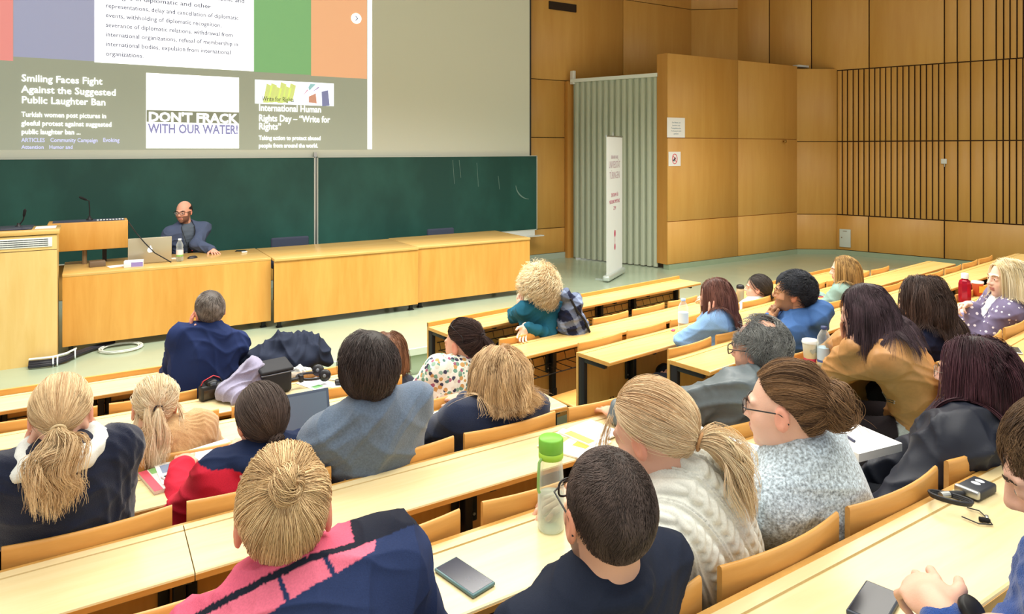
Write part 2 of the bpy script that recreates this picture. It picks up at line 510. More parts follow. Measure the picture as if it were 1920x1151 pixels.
# ---- projection screen with the projected page
SY = 9.80
scr = thing('projection_screen', 'large pale projection screen showing a web page above the blackboard', 'screen', (2.2, SY, 1.8))
m = MB(); m.box((-2.2, SY, 1.80), (at_Y(993, 200, SY).x, SY+.02, 5.2))
m.build('screen_surface', mat('screen_cloth', 'e0e4d6', .8), scr)
m = MB(); xr = at_Y(993, 200, SY).x; m.box((xr, SY-.004, 1.80), (xr+.03, SY+.03, 5.2)); m.build('screen_edge', mat('screen_edge_black', '2a2a28', .6), scr)
def lit(name, col, e=.38):
    return mat(name, col, .8, emit=e)
def patch(name, x0, x1, y0, y1, material, lift=.002, yref=None):
    """flat area of the projected page; y at its left edge"""
    a = at_Y(x0, y0, SY-lift); b = at_Y(x0, y1, SY-lift); x1w = at_Y(x1, 250, SY-lift).x
    m = MB(); m.box((a.x, SY-lift, b.z), (x1w, SY-lift+.0015, a.z)); return m.build(name, material, scr)
def stext(txt, x0, x1, yb, cap, material, lift=.006, name='lettering', bold=.0):
    P = at_Y(x0, yb, SY-lift); d = (P-CP).dot(FV)
    size = cap/.70*d/1280
    o = text_mesh(txt, size, Matrix(), material, name, scr, ext=.0008, bold=bold*size)
    w = max(v.co.x for v in o.data.vertices); tw = at_Y(x1, yb, SY-lift).x-P.x
    o.data.transform(face_M(P) @ Matrix.Diagonal((tw/w, 1, 1, 1)))
    return o
patch('page_background', -140, 697, 0, 281, lit('page_olive', 'a6ac9c', .20), .001)
patch('page_background', -140, 697, -700, 104, lit('page_olive', 'a6ac9c', .20), .0012)
patch('page_band', -140, 24.5, -700, 105, lit('page_red', 'ec9694', .25), .003)
patch('page_band', 25, 177, -700, 106, lit('page_lavender', 'a8add0', .22), .003)
patch('page_card', 177, 476, -700, 116.5, lit('page_white', 'fbfbfd', .75), .004)
patch('page_band', 476, 583, -700, 134.5, lit('page_green', '86be86', .22), .003)
patch('page_band', 583.5, 688, -700, 142, lit('page_orange', 'f0b890', .25), .003)
patch('scroll_bar', 689, 697.5, -700, 279.5, lit('page_white', 'fbfbfd', .75), .004)
ink = mat('page_ink_blue', '4c5680', .8); wht = lit('page_letter_white', 'ffffff', .8); lav = lit('page_letter_lavender', 'c3c6ee', .45)
for t_, x0, x1, yb in [('economic and', 386, 458, -2), ('changes in diplomatic and other', 198, 396, -4), ('representations, delay and cancellation of diplomatic', 198, 447, 14),
        ('events, withholding of diplomatic recognition,', 198, 415, 32), ('severance of diplomatic relations, withdrawal from', 198, 436, 50),
        ('international organizations, refusal of membership in', 198, 446, 68), ('international bodies, expulsion from international', 198, 432, 86), ('organizations.', 198, 269, 104)]:
    stext(t_, x0, x1, yb, 8.4, ink, bold=.008)
for t_, x1, yb in [('Smiling Faces Fight', 192, 152), ('Against the Suggested', 217, 173), ('Public Laughter Ban', 197.5, 193)]:
    stext(t_, 40, x1, yb, 13, wht, bold=.012)
for t_, x1, yb in [('Turkish women post pictures in', 199, 218.5), ('gleeful protest against suggested', 209, 235), ('public laughter ban ...', 151, 251)]:
    stext(t_, 40, x1, yb, 9.2, wht, bold=.012)
for t_, x0, x1, yb, c in [('ARTICLES', 40, 84, 266, 7.5), ('Community Campaign', 94, 183, 266, 7.5), ('Evoking', 193, 224, 266, 7.5), ('Attention', 40, 82, 279, 7), ('Humor and', 92, 136, 279, 7)]:
    stext(t_, x0, x1, yb, c, lav, bold=.014)
patch('page_card', 274, 448, 136.5, 278, lit('page_white', 'fbfbfd', .75), .004)
patch('card_strip', 274.8, 448, 206, 228.5, lit('page_strip_olive', '8d9280', .2), .005)
stext("DON'T FRACK", 278, 446, 227, 17, wht, .008, bold=.035)
stext('WITH OUR WATER!', 278, 446, 249, 17, lit('page_letter_violet', '8e90c0', .25), .008, bold=.03)
patch('page_picture', 478, 626, 149, 194, lit('page_white_soft', 'eaf1fa', .6), .004)
m = MB()
rng = random.Random(3)
for k in range(6):
    P = at_Y(493+k*9, 193-rng.random()*3, SY-.006); h = .18+.10*rng.random(); w = .075
    m.quad([(P.x, P.y, P.z), (P.x+w, P.y, P.z), (P.x+w+.05, P.y, P.z+h), (P.x+.05, P.y, P.z+h+.03)])
m.build('picture_scribble', lit('page_lime', 'ccd888', .35), scr)
stext('Write for Rights', 491, 551, 189, 9, lit('page_ink_dark', '6a6f66', .08), .009)
m = MB()
for pts in [[(566, 181), (577, 170), (577, 167)], ]:
    q = [at_Y(x, y, SY-.006) for x, y in pts]; m.quad([tuple(p) for p in q])
m.build('picture_pennant', lit('page_rose', 'cf8fa8', .3), scr)
for pts, c, nm in [([(579, 192), (594, 194), (592, 175), (579, 181)], 'cf9a86', 'page_terracotta'), ([(604, 199), (618, 198), (615, 169), (603, 172)], '8489b4', 'page_violet'),
        ([(578, 164), (582, 157), (592, 158), (580, 170)], '9ccbd4', 'page_teal'), ([(584, 173), (598, 162), (598, 165)], 'a58fc0', 'page_lilac')]:
    m = MB(); m.quad([tuple(at_Y(x, y, SY-.006)) for x, y in pts]); m.build('picture_poster', lit(nm, c, .28), scr)
for t_, x1, yb in [('International Human', 602, 207.5), ('Rights Day \u2013 \u201cWrite for', 619, 227), ('Rights\u201d', 527, 242.5)]:
    stext(t_, 485, x1, yb, 12.5, wht, bold=.012)
for t_, x1, yb in [('Taking action to protect abused', 601, 262), ('people from around the world.', 596, 276.5)]:
    stext(t_, 485, x1, yb, 8, wht, bold=.012)
P = at_Y(668, 34.5, SY-.006)
m = MB(face_M(P)); m.lathe([(0, .001), (.078, .001), (.078, 0)], seg=28); m.build('arrow_button', lit('page_white', 'fbfbfd', .75), scr)
m = MB(face_M(P+Vector((0, -.002, 0)))); m.quad([(-.02, .035, .001), (-.005, .035, .001), (.028, 0, .001), (.013, 0, .001)]); m.quad([(-.02, -.035, .001), (-.005, -.035, .001), (.028, 0, .001), (.013, 0, .001)][::-1]); m.build('arrow_sign', ink, scr)

# ---- blackboard: two boards in aluminium frames, with a chalk tray
BY = 9.70
bz0, bz1 = .565, 1.835
def chalk_green():
    m = bpy.data.materials.new('blackboard_green'); m.use_nodes = True
    nt = m.node_tree; b = nt.nodes['Principled BSDF']; b.inputs['Roughness'].default_value = .55
    tc = nt.nodes.new('ShaderNodeTexCoord'); mp = nt.nodes.new('ShaderNodeMapping'); mp.inputs['Scale'].default_value = (1.2, 1, .7)
    n = nt.nodes.new('ShaderNodeTexNoise'); n.inputs['Scale'].default_value = 1.6; n.inputs['Detail'].default_value = 6
    nt.links.new(tc.outputs['Object'], mp.inputs[0]); nt.links.new(mp.outputs[0], n.inputs[0])
    r = nt.nodes.new('ShaderNodeMapRange'); r.inputs[1].default_value = .45; r.inputs[2].default_value = .8
    nt.links.new(n.outputs['Fac'], r.inputs[0])
    mx = nt.nodes.new('ShaderNodeMix'); mx.data_type = 'RGBA'; mx.inputs[6].default_value = srgb('0b443d'); mx.inputs[7].default_value = srgb('205a51')
    nt.links.new(r.outputs[0], mx.inputs[0]); nt.links.new(mx.outputs[2], b.inputs['Base Color'])
    return m
GREEN = chalk_green()
bx = lambda px: at_Y(px, 300, BY).x
for (xa, xb, lab, zz) in [(-1.6, bx(590.5), 'dark green blackboard behind the seated speaker', 0), (bx(594.5), bx(1007), 'dark green blackboard with faint chalk smears beside the veneer wall', 0)]:
    t = thing('blackboard', lab, 'blackboard', ((xa+xb)/2, BY, bz0), 'sliding blackboards under the screen')
    m = MB(); m.box((xa+.012, BY, bz0+.012), (xb-.012, BY+.02, bz1-.012)); m.build('board_panel', GREEN, t)
    m = MB()
    for a, b in [((xa, BY-.008, bz0), (xb, BY+.03, bz0+.014)), ((xa, BY-.008, bz1-.012), (xb, BY+.03, bz1)), ((xa, BY-.008, bz0), (xa+.014, BY+.03, bz1)), ((xb-.014, BY-.008, bz0), (xb, BY+.03, bz1))]:
        m.box(a, b)
    m.build('board_frame', mat('board_frame_pale', 'c6ccc4', .4, metal=.3), t)
    if xb > 5:
        m = MB(); m.box((xa, BY-.10, bz0-.10), (xb+.08, BY+.0, bz0-.085)); m.box((xa, BY-.02, bz0-.10), (xb-.06, BY+.02, bz0)); m.build('chalk_tray', WHITE_MET, t)
        m = MB()
        pts = [at_Y(967+24*(1-math.cos(a)), 345+28*math.sin(a), BY-.002) for a in np.linspace(.1, 1.6, 14)]
        m.tube(pts, [.003+.010*math.sin(math.pi*i/13) for i in range(14)], seg=5)
        for x, y0, y1 in [(849, 300, 345), (861, 300, 333), (894, 305, 350), (934, 330, 355)]:
            m.tube([at_Y(x, y0, BY-.0005), at_Y(x+3, y1, BY-.0005)], .0035, seg=4)
        m.build('chalk_smear', mat('chalk_dust', '7d9890', .9), t)
# sliding rails between the boards
m = MB()
for px in (592.5,): m.box((bx(px)-.018, BY+.03, 0), (bx(px)+.018, BY+.08, 1.9))
struct(m.build('trim_3', STEEL))

# ---- lecture tables
def lecture_table(label, x0, x1, y0, top_over, z=.76, depth=.92, panel_z=.075):
    t = thing('lecture_table', label, 'table', ((x0+x1)/2, y0+depth/2, 0), 'long lecture tables at the front')
    m = MB(); m.box((x0+.002, y0-(.015 if top_over else .001), z-.03), (x1-.002, y0+depth, z), 0, bev=.004); m.build('table_top', W_TABLETOP, t)
    m = MB(); m.box((x0+.004, y0+.0, panel_z), (x1-.004, y0+.022, z-.03)); m.build('front_panel', W_TABLE, t)
    for xx in (x0+.05, x1-.09):
        for yy in (y0+.05, y0+depth-.09):
            m = MB(); m.box((xx, yy, 0), (xx+.04, yy+.04, z-.03), bev=.003); m.box((xx-.01, yy-.01, 0), (xx+.05, yy+.05, .012)); m.build('leg', BLACK, t)
    return t
lecture_table('long wooden lecture table carrying the laptop and water bottle', -.225, 1.68, 7.70, False, depth=.85)
lecture_table('long wooden lecture table, middle of the three, bare top', 1.685, 3.37, 7.60, True)
lecture_table('long wooden lecture table, end one near the chalk tray, bare top', 3.375, 5.02, 7.66, True)

# ---- lectern cabinet
LX = -.235; LY = 7.46
t = thing('lectern_cabinet', 'tall pale wooden cabinet with ventilation grille at the picture edge', 'cabinet', (-.7, 7.75, 0))
m = MB(); m.box((-1.3, LY, 0.0), (LX-.02, LY+.44, 1.165)); m.build('body', W_CAB, t)
m = MB(); m.box((-1.3, LY-.012, 1.172), (LX, LY+.46, 1.21), bev=.004); m.build('top', W_TABLETOP, t)
gx0 = at_Y(-40, 450, LY).x; gx1 = at_Y(98, 450, LY).x
m = MB(); m.box((gx0, LY-.006, 1.06), (gx1, LY+.001, 1.145), bev=.002)
g = m.build('vent_grille', WHITE_MET, t)
m = MB()
n = 13
for i in range(n):
    for j in range(4):
        x = gx0+.02+(gx1-gx0-.05)*i/n; z = 1.072+j*.018
        m.box((x, LY-.0072, z), (x+.036, LY-.0058, z+.008))
m.build('vent_slots', mat('slot_dark', '4a4f52', .8), g)
m = MB(); m.box((-1.3, LY-.0015, 1.03), (LX-.02, LY, 1.034)); m.build('drawer_seam', DARK, t)

# ---- control console on a post
t = thing('control_console', 'orange wooden control box on a post above the speaker table', 'console', (.0, 8.0, .76))
CY = 8.22
cx1 = at_Y(240, 440, CY).x
m = MB(); m.box((-.36, CY, .91), (cx1, CY+.30, 1.195), bev=.004); m.build('box', W_TABLE, t)
m = MB(); m.box((-.32, CY+.04, 1.1955), (cx1-.03, CY+.27, 1.202)); m.build('panel', mat('console_panel', '3a3f55', .4), t)
m = MB()
for i in range(9): m.box((.06+i*.028, CY+.05, 1.202), (.078+i*.028, CY+.08, 1.212), bev=.002)
m.build('button_row', WHITE_MET, t)
px = at_Y(158.5, 470, CY+.08)
m = MB(); m.tube([(px.x, CY+.08, .76), (px.x, CY+.08, .92)], .022, seg=14); m.build('post', mat('bronze_post', '8a7458', .4, metal=.5), t)
px = at_Y(196, 470, CY+.2)
m = MB(); m.box((px.x-.02, CY+.18, .76), (px.x+.02, CY+.22, .92)); m.build('bracket', BLACK, t)

def gooseneck(label, pts, r=.006):
    t = thing('gooseneck_microphone', label, 'microphone', pts[0])
    m = MB(Matrix.Translation(pts[0])); m.lathe([(.03, 0), (.03, .012), (.014, .022), (.014, .04), (0, .04)], seg=16); m.build('base', BLACK, t)
    m = MB(); m.tube(pts, r, seg=8); m.build('neck', BLACK, t)
    a = Vector(pts[-2]); b = Vector(pts[-1]); d = (b-a).normalized()
    m = MB(); m.tube([b-d*.01, b+d*.01, b+d*.055, b+d*.07], [.008, .012, .013, .006], seg=12); m.build('capsule', mat('foam_black', '151517', .9), t)
b0 = Vector((at_Y(168, 412, CY+.15).x, CY+.15, 1.203))
gooseneck('thin black gooseneck microphone standing on the orange control box', [b0, b0+Vector((0, 0, .12)), b0+Vector((-.005, -.005, .20)), at_Y(160.5, 374, CY+.13)])
b0 = Vector((at_Y(35, 418, 7.85).x, 7.85, 1.211))
gooseneck('small black gooseneck microphone on the pale lectern cabinet', [b0, b0+Vector((.01, 0, .03)), b0+Vector((.035, 0, .07)), at_Y(45, 404, 7.83)])
m = MB(); m.box((-.95, 7.58, 1.2105), (-.45, 7.95, 1.222), bev=.003)
setp(m.build('control_console', mat('panel_navy', '25283c', .35)), 'dark flat control panel lying on the pale lectern cabinet', 'panel')
m = MB(); m.box((-.43, 7.62, 1.2105), (-.27, 7.84, 1.2125)); setp(m.build('paper_sheet', PAPER), 'printed white sheet lying on the lectern cabinet edge', 'paper')

# ---- things on the speaker's table
TZ = .76
def laptop(name, label, P, ang, w, d, h, tilt, shell, key, scol='20242e'):
    """P: middle of the hinge; lid leans away from the user"""
    t = thing(name, label, 'laptop', P, rz=ang)
    B = basis(P, ang)
    m = MB(B); m.box((-w/2, 0, 0), (w/2, d, .012), bev=.004); m.build('base', shell, t)
    m = MB(B); m.box((-w/2+.02, .03, .0121), (w/2-.02, d*.55, .0128)); m.build('keyboard', key, t)
    L = B @ Matrix.Translation((0, 0, .01)) @ Matrix.Rotation(tilt, 4, 'X')
    m = MB(L); m.box((-w/2, -.008, 0), (w/2, 0, h), bev=.003); lid = m.build('lid', shell, t)
    m = MB(L); m.box((-w/2+.012, .0002, .014), (w/2-.012, .001, h-.012)); m.build('screen', mat('laptop_screen_'+scol, scol, .25), t)
    return t, L
# speaker's laptop: lid faces the hall
P = at_Z(274, 489, TZ)
t, L = laptop('laptop', 'silver laptop with glowing lid emblem on the speaker table', (at_Z(276, 488, TZ).x+.01, 7.98, TZ), 0, .40, .22, .265, R(8), mat('laptop_silver', 'b7ae98', .35, metal=.35), BLACK)
m = MB(L @ Matrix.Translation((.0, -.009, .135)) @ Matrix.Rotation(R(90), 4, 'X'))
pts = []
for i in range(40):
    a = 2*math.pi*i/40
    r = .026*(1-.10*math.cos(2*a))*(1+.0*math.sin(a))
    x = r*math.cos(a)*1.0; y = r*math.sin(a)
    if math.sin(a) > .9: y -= .004
    if math.sin(a) < -.93: y += .003
    bx_, by_ = .030, .004
    dd = math.hypot(x-bx_, y-by_)
    if dd < .013: x = bx_-(bx_-x)/dd*.013; y = by_-(by_-y)/dd*.013
    pts.append((x, y))
m.prism(pts, 0, .0006)
m.prism([(.000+.011*math.cos(a)*.5+.004, .036+.013*math.sin(a)*.8) for a in np.linspace(0, 2*math.pi, 12, endpoint=False)], 0, .0006)
m.build('lid_emblem', lit('emblem_glow', 'ffffff', 1.0), t)

def bottle(name, label, P, prof, mats, cap=None, band=None, water=None, seg=24, group=None, cat='bottle', rz=0):
    t = thing(name, label, cat, P, group)
    m = MB(Matrix.Translation(P)); m.lathe(prof, seg=seg)
    m.build('body', mats, t)
    if water:
        m = MB(Matrix.Translation(P)); m.lathe(water, seg=seg); m.build('water', mat('water', 'e8f0f2', .02, trans=1, ior=1.33), t)
    if cap:
        m = MB(Matrix.Translation(P)); m.lathe(cap[0], seg=seg); m.build('cap', cap[1], t)
    if band:
        for pr, mm in (band if isinstance(band, list) else [band]):
            m = MB(Matrix.Translation(P)); m.lathe(pr, seg=seg); m.build('label_band', mm, t)
    return t
CLEAR = clear_mat('clear_plastic', 'eaf1f0', .10)
GLASS = clear_mat('clear_glass', 'f2f6f6', .08, .03)
def pet(h, r):
    return [(r*.75, 0), (r*.96, .006), (r, .02), (r, h*.20), (r*.93, h*.24), (r, h*.28), (r, h*.55), (r*.9, h*.60), (r, h*.65), (r*.97, h*.74), (r*.62, h*.86), (r*.40, h*.91), (r*.40, h*.945)]
def pet_cap(h, r, col): return ([(r*.47, h*.935), (r*.47, h), (0, h)], col)
P = (at_Z(337, 490, TZ).x, at_Z(337, 490, TZ).y, TZ)
bottle('water_bottle', 'clear water bottle with pink and green label beside the silver laptop', P, pet(.24, .035), CLEAR, pet_cap(.24, .035, mat('cap_white', 'e9ecec', .4)),
       [([(.0356, .06), (.0356, .12)], mat('label_pale', 'ead9d8', .6)), ([(.0357, .055), (.0357, .073)], mat('label_green', '7fb35a', .6))])
P = at_Z(300, 489, TZ)
t = thing('drinking_glass', 'empty clear tumbler standing before the silver laptop', 'glass', P)
m = MB(Matrix.Translation(P)); m.lathe([(.028, 0), (.032, .09), (.030, .09), (.026, .008), (0, .008)], seg=20); m.build('glass_wall', GLASS, t)
P = at_Z(251, 500, TZ)
t = thing('cardboard_box', 'small white and violet carton on the speaker table', 'box', P)
m = MB(basis(P, R(-8))); m.box((-.085, -.04, 0), (.085, .05, .065), bev=.002); m.build('carton', mat('carton_white', 'dfe6ee', .5), t)
m = MB(basis(P, R(-8))); m.box((-.02, -.0412, .006), (.083, -.0402, .05)); m.build('print', mat('carton_violet', '8d80bf', .5), t)
m = MB(basis(P, R(-8))); m.box((-.0862, -.035, .006), (-.0852, .045, .058)); m.build('print', mat('carton_blue', '5f9fd0', .5), t)
P = at_Z(222, 499, TZ); m = MB(basis(P, R(12))); m.box((-.09, -.06, .0005), (.09, .07, .0035)); setp(m.build('leaflet', mat('leaflet_pale', 'e8eaf0', .6)), 'white leaflet lying beside the small violet carton', 'paper')
P = at_Z(361, 484, TZ); m = MB(basis(P, R(20))); m.lathe([(0, .028), (.03, .024), (.045, .012), (.047, 0)], seg=20, M=Matrix.Diagonal((1.15, .65, 1, 1))); setp(m.build('computer_mouse', mat('mouse_black', '26242a', .4)), 'black computer mouse beside the pink labelled water bottle', 'mouse')
P = at_Z(320, 486, TZ); m = MB(basis(P, R(10))); m.box((-.05, -.02, 0), (.05, .02, .012), bev=.003); setp(m.build('adapter_plug', WHITE_MET), 'small white video adapter lying by the laptop', 'adapter')
P = at_Z(451, 471, TZ); m = MB(basis(P, R(-25))); m.box((-.055, -.035, 0), (.055, .035, .009), bev=.003); setp(m.build('mobile_phone', mat('phone_black', '17181c', .2)), 'black phone lying on the speaker table beyond his hand', 'phone')
P = at_Z(459, 473, TZ); m = MB(basis(P, R(10))); m.box((-.04, -.03, 0), (.02, .0, .014), bev=.003); setp(m.build('eraser', WHITE_MET), 'small white block lying beside the black phone on the speaker table', 'eraser')
P = at_Z(186, 491, TZ); m = MB(basis((P.x-.02, 8.06, TZ), R(5))); m.box((-.07, -.05, 0), (.07, .05, .055), bev=.004); setp(m.build('cable_box', mat('box_brown', '6b5a48', .6)), 'small brown device box under the control console', 'box')
pts = [(cx1+.008, CY+.1, 1.17), tuple(at_Y(255, 436, 7.92)), tuple(at_Y(272, 456, 7.91)), tuple(at_Y(290, 474, 7.90)), tuple(at_Y(306, 483, 7.89)), (at_Z(316, 486, TZ).x, 7.89, TZ+.008)]
m = MB(); m.tube(pts, .006, seg=8); setp(m.build('video_cable', BLACK), 'black cable hanging from the console to the laptop', 'cable')
# cable bundle on the floor
t = thing('cable_bundle', 'thick bundle of black cables with white ties on the floor', 'cable', (at_Z(90, 678, 0).x, 7.4, 0))
base = [at_Z(54, 684, .03), at_Z(75, 682, .035), at_Z(100, 679, .035), at_Z(125, 672, .035), at_Z(143, 663, .035), at_Z(175, 652, .03), at_Z(215, 642, .03)]
rng = random.Random(5)
for k in range(9):
    off = Vector((0, rng.uniform(-.045, .045), rng.uniform(-.022, .022)))
    m = MB(); m.tube([p+off*(1-.08*i) for i, p in enumerate(base)], .011, seg=6); m.build('cable', mat('cable_black', '22222c', .5), t)
for k in range(2):
    m = MB(); m.tube([p+Vector((0, .03*k, .045)) for p in base[:5]], .006, seg=6); m.build('cable', mat('cable_white', 'd8dcd6', .5), t)
for px_, py_ in [(100, 678), (108, 677), (141, 664)]:
    P = at_Z(px_, py_, .035); m = MB(); m.tube([P+Vector((0, .06*math.cos(a), .045*math.sin(a))) for a in np.linspace(0, 2*math.pi, 14, endpoint=False)], .007, seg=6, closed=True); m.build('cable_tie', mat('tie_white', 'dfe6ea', .5), t)
t = thing('cable_coil', 'coil of thin white cable beneath the speaker table', 'cable', at_Z(235, 655, 0))
P = at_Z(228, 655, .012)
m = MB()
pts = [P+Vector((.17*(1+.12*math.sin(a*.37))*math.cos(a), .16*math.sin(a)+.05, .004*(a/6.28))) for a in np.linspace(0, 6.28*4, 70)]
m.tube(pts, .006, seg=6); m.build('cable', mat('cable_white', 'd8dcd6', .5), t)

# ---- two empty chairs behind the tables
def chair(label, px0, px1, ytop, Y):
    a = at_Y(px0, ytop, Y); b = at_Y(px1, ytop, Y); w = b.x-a.x; cx = (a.x+b.x)/2; zt = (a.z+b.z)/2
    t = thing('office_chair', label, 'chair', (cx, Y-.2, 0), 'dark upholstered chairs behind the tables')
    fab = mat('chair_fabric', '3c4356', .9, bump=.3, bscale=300)
    m = MB(Matrix.Translation((cx, Y, zt))); m.box((-w/2, -.02, -.40), (w/2, .03, 0), bev=.03, seg=4); m.build('backrest', fab, t)
    m = MB(); m.box((cx-w/2, Y-.46, .44), (cx+w/2, Y-.02, .50), bev=.025, seg=3); m.build('seat', fab, t)
    for sx in (-1, 1):
        for y in (Y-.42, Y-.04):
            m = MB(); m.tube([(cx+sx*(w/2-.03), y, .0), (cx+sx*(w/2-.03), y, .45)], .012, seg=8); m.build('leg', BLACK, t)
        m = MB(); m.tube([(cx+sx*(w/2-.05), Y-.03, .46), (cx+sx*(w/2-.05), Y+.01, .6)], .01, seg=8); m.build('back_support', BLACK, t)
chair('dark blue chair before the divider between the boards', 508, 579, 444, 9.15)
chair('dark blue chair before the chalk smeared blackboard, half hidden', 801, 851, 428, 9.15)

# ---- folding curtain, its rail, the roll-up banner
t = thing('folding_curtain', 'pale grey green pleated folding curtain beside the partition', 'curtain', (7.6, 9.0, 0))
A = Vector((7.34, 9.80, 0)); Bq = Vector((7.93, 8.28, 0)); D = (Bq-A); Lc = D.length; D.normalize(); Nn = Vector((-D.y, D.x, 0))
n = 14*10; m = MB(); vs = []; fs = []
zs = [.015, .8, 1.6, 2.4, 2.95, 3.13]
for j, z in enumerate(zs):
    for i in range(n+1):
        s_ = i/n; ph = s_*14*2*math.pi
        amp = .045*(1.0 if z < 2.9 else .7)
        sq = math.sin(ph)+.25*math.sin(3*ph)
        p = A + D*(Lc*s_ + .012*math.cos(ph)) + Nn*(amp*sq+.01*math.sin(z*3+i*.3)*.3)
        vs.append((p.x, p.y, z))
for j in range(len(zs)-1):
    for i in range(n):
        a = j*(n+1)+i; fs.append((a, a+1, a+n+2, a+n+1))
m.add(vs, fs, 0, True); m.build('pleats', mat('curtain_vinyl', 'b3baa6', .55, bump=.15, bscale=80), t)
m = MB(basis(A, math.atan2(D.y, D.x))); m.box((-.02, -.06, 3.13), (Lc+.02, .06, 3.19)); m.build('rail', mat('rail_pale', 'd9dfd6', .4), t)
m = MB(); m.box((7.30, 9.74, 3.10), (7.36, 9.84, 3.34), bev=.01); m.build('rail_bracket', WHITE_MET, t)

BA = Vector((6.38, 7.73, 0)); BB = Vector((7.10, 8.19, 0)); bang = math.atan2(BB.y-BA.y, BB.x-BA.x); BL = (BB-BA).length
t = thing('roll_up_banner', 'tall white roll-up banner with faint red lettering before the curtain', 'banner', (BA+BB)/2)
m = MB(basis(BA, bang)); m.box((-.0, -.055, .012), (BL, .055, .10), bev=.03, seg=4)
for u in (.18, BL-.18): m.box((u, -.02, 0), (u+.04, .22, .014))
m.build('base', mat('banner_base', 'c3cdc8', .3, metal=.4), t)
m = MB(basis(BA, bang)); m.box((.04, -.004, .09), (BL-.03, .0, 2.13)); m.build('sheet', mat('banner_sheet', 'e9eeee', .6), t)
m = MB(basis(BA, bang)); m.tube([(.03, .0, 2.135), (BL-.02, .0, 2.135)], .012, seg=8); m.tube([(BL/2, .02, .05), (BL/2, .02, 2.20)], .008, seg=8); m.build('pole', STEEL, t)
red = mat('banner_red', 'b9607a', .7); red2 = mat('banner_grey_red', 'b7a0aa', .7)
BM = basis(BA, bang)
def btext(txt, cx_, z, size, material, wfit):
    o = text_mesh(txt, size, Matrix(), material, 'lettering', t, ext=.0006, align='CENTER')
    xs = [v.co.x for v in o.data.vertices]; sc_ = wfit/(max(xs)-min(xs))
    o.data.transform(BM @ Matrix.Translation((cx_, -.0052, z)) @ Matrix.Rotation(R(90), 4, 'X') @ Matrix.Diagonal((sc_, 1, 1, 1)))
btext('EBERHARD KARLS', BL/2, 1.80, .07, red2, .36); btext('UNIVERSITÄT', BL/2, 1.66, .15, red2, .56); btext('TÜBINGEN', BL/2, 1.50, .15, red2, .50)
btext('ZENTRUM FÜR', BL/2, 1.23, .075, red, .36); btext('MEDIENKOMPETENZ', BL/2, 1.13, .075, red, .52); btext('ZFM', BL/2, 1.03, .075, red, .12)
m = MB(BM @ Matrix.Translation((BL/2+.01, -.0055, .50)) @ Matrix.Rotation(R(90), 4, 'X'))
for sgn in (0,):
    m.prism([(.035*math.cos(a), .17+.055*math.sin(a)) for a in np.linspace(0, 2*math.pi, 18, endpoint=False)], 0, .0006)
    m.box((-.006, .0, 0), (.006, .13, .0006)); m.prism([(.03*math.cos(a), -.03+.05*math.sin(a)) for a in np.linspace(0, 2*math.pi, 16, endpoint=False)], 0, .0006)
m.build('emblem', mat('banner_crimson', 'c23a5e', .7), t)

# ---- small things on the walls
def wall_sheet(name, label, x0, x1, y0, y1, cat='sign'):
    a = at_Y(x0, y0, PY-.024); b = at_Y(x1, y1, PY-.024)
    t = thing(name, label, cat, ((a.x+b.x)/2, a.y, b.z))
    m = MB(); m.box((a.x, a.y-.002, b.z), (b.x, a.y, a.z)); m.build('sheet', PAPER, t)
    return t, a, b
t, a, b = wall_sheet('paper_notice', 'white paper notice with lines of text on the partition, upper one', 1250.8, 1284, 220, 258)
inkb = mat('notice_ink', '5b7f96', .8)
for i, s_ in enumerate(['Das Filmen und', 'Speichern und', 'Fotografieren der', 'Vorlesung ist nicht', 'gestattet']):
    o = text_mesh(s_, .03, Matrix(), inkb, 'lettering', t, ext=.0004, align='CENTER')
    o.data.transform(face_M(((a.x+b.x)/2, a.y-.0026, a.z-.09-i*.045)))
t, a, b = wall_sheet('prohibition_sign', 'white square sign with red ring forbidding mobile phones', 1253.5, 1276, 284.5, 311)
c = Vector(((a.x+b.x)/2, a.y-.003, (a.z+b.z)/2))
m = MB(face_M(c)); m.tube([(.055*math.cos(q), .078*math.sin(q), 0) for q in np.linspace(0, 2*math.pi, 28, endpoint=False)], .0055, seg=6, closed=True); m.tube([(-.036, .052, .002), (.036, -.052, .002)], .005, seg=6)
m.build('red_ring', mat('sign_red', 'd8485a', .6), t)
m = MB(face_M(c) @ Matrix.Rotation(R(-38), 4, 'Z')); m.box((-.016, -.045, -.001), (.016, .025, .001)); m.box((-.012, .0, .001), (.012, .02, .0015)); m.build('phone_picture', mat('sign_dark', '2d4f58', .6), t)
a = at_Y(1469, 265, PY-.03)
t = thing('coat_hook', 'small brass hook fixed on the partition groove', 'hook', a)
m = MB(face_M(a)); m.lathe([(.012, -.005), (.012, .03), (.03, .035), (.03, .05), (0, .055)], seg=16); m.build('knob', mat('brass', 'b08a4a', .35, metal=.8), t)
# flush box, thermostat and clip on the side wall
SDang = math.atan2(SD.y, SD.x)
def side_pt(px, py):
    u = su(px); p = SP+SD*u; d = (p-Vector((0, 0, 0))).dot(FV); return p + Vector((0, 0, CAM_H+(280-py)/1280*d)), d
p1, d1 = side_pt(1575, 462); p2, d2 = side_pt(1596, 430)
t = thing('wall_box', 'pale grey metal box with keyhole on the veneer wall', 'box', p1)
Bm = basis(SP, SDang); ua = su(1575); ub = su(1596)
m = MB(Bm); m.box((ua, -.05, p1.z), (ub, -.02, p2.z), bev=.006); m.build('box', mat('box_grey', 'c3ccc4', .5), t)
m = MB(Bm); m.box((ua+.06, -.054, p2.z-.04), (ub-.06, -.05, p2.z-.03)); m.box((ua+.03, -.054, (p1.z+p2.z)/2), (ua+.05, -.05, (p1.z+p2.z)/2+.02)); m.build('latch', mat('latch_bronze', '8b7a60', .5), t)
p1, d1 = side_pt(1770, 307); u = su(1770)
t = thing('wall_sensor', 'small white square sensor on the grooved veneer wall', 'sensor', p1)
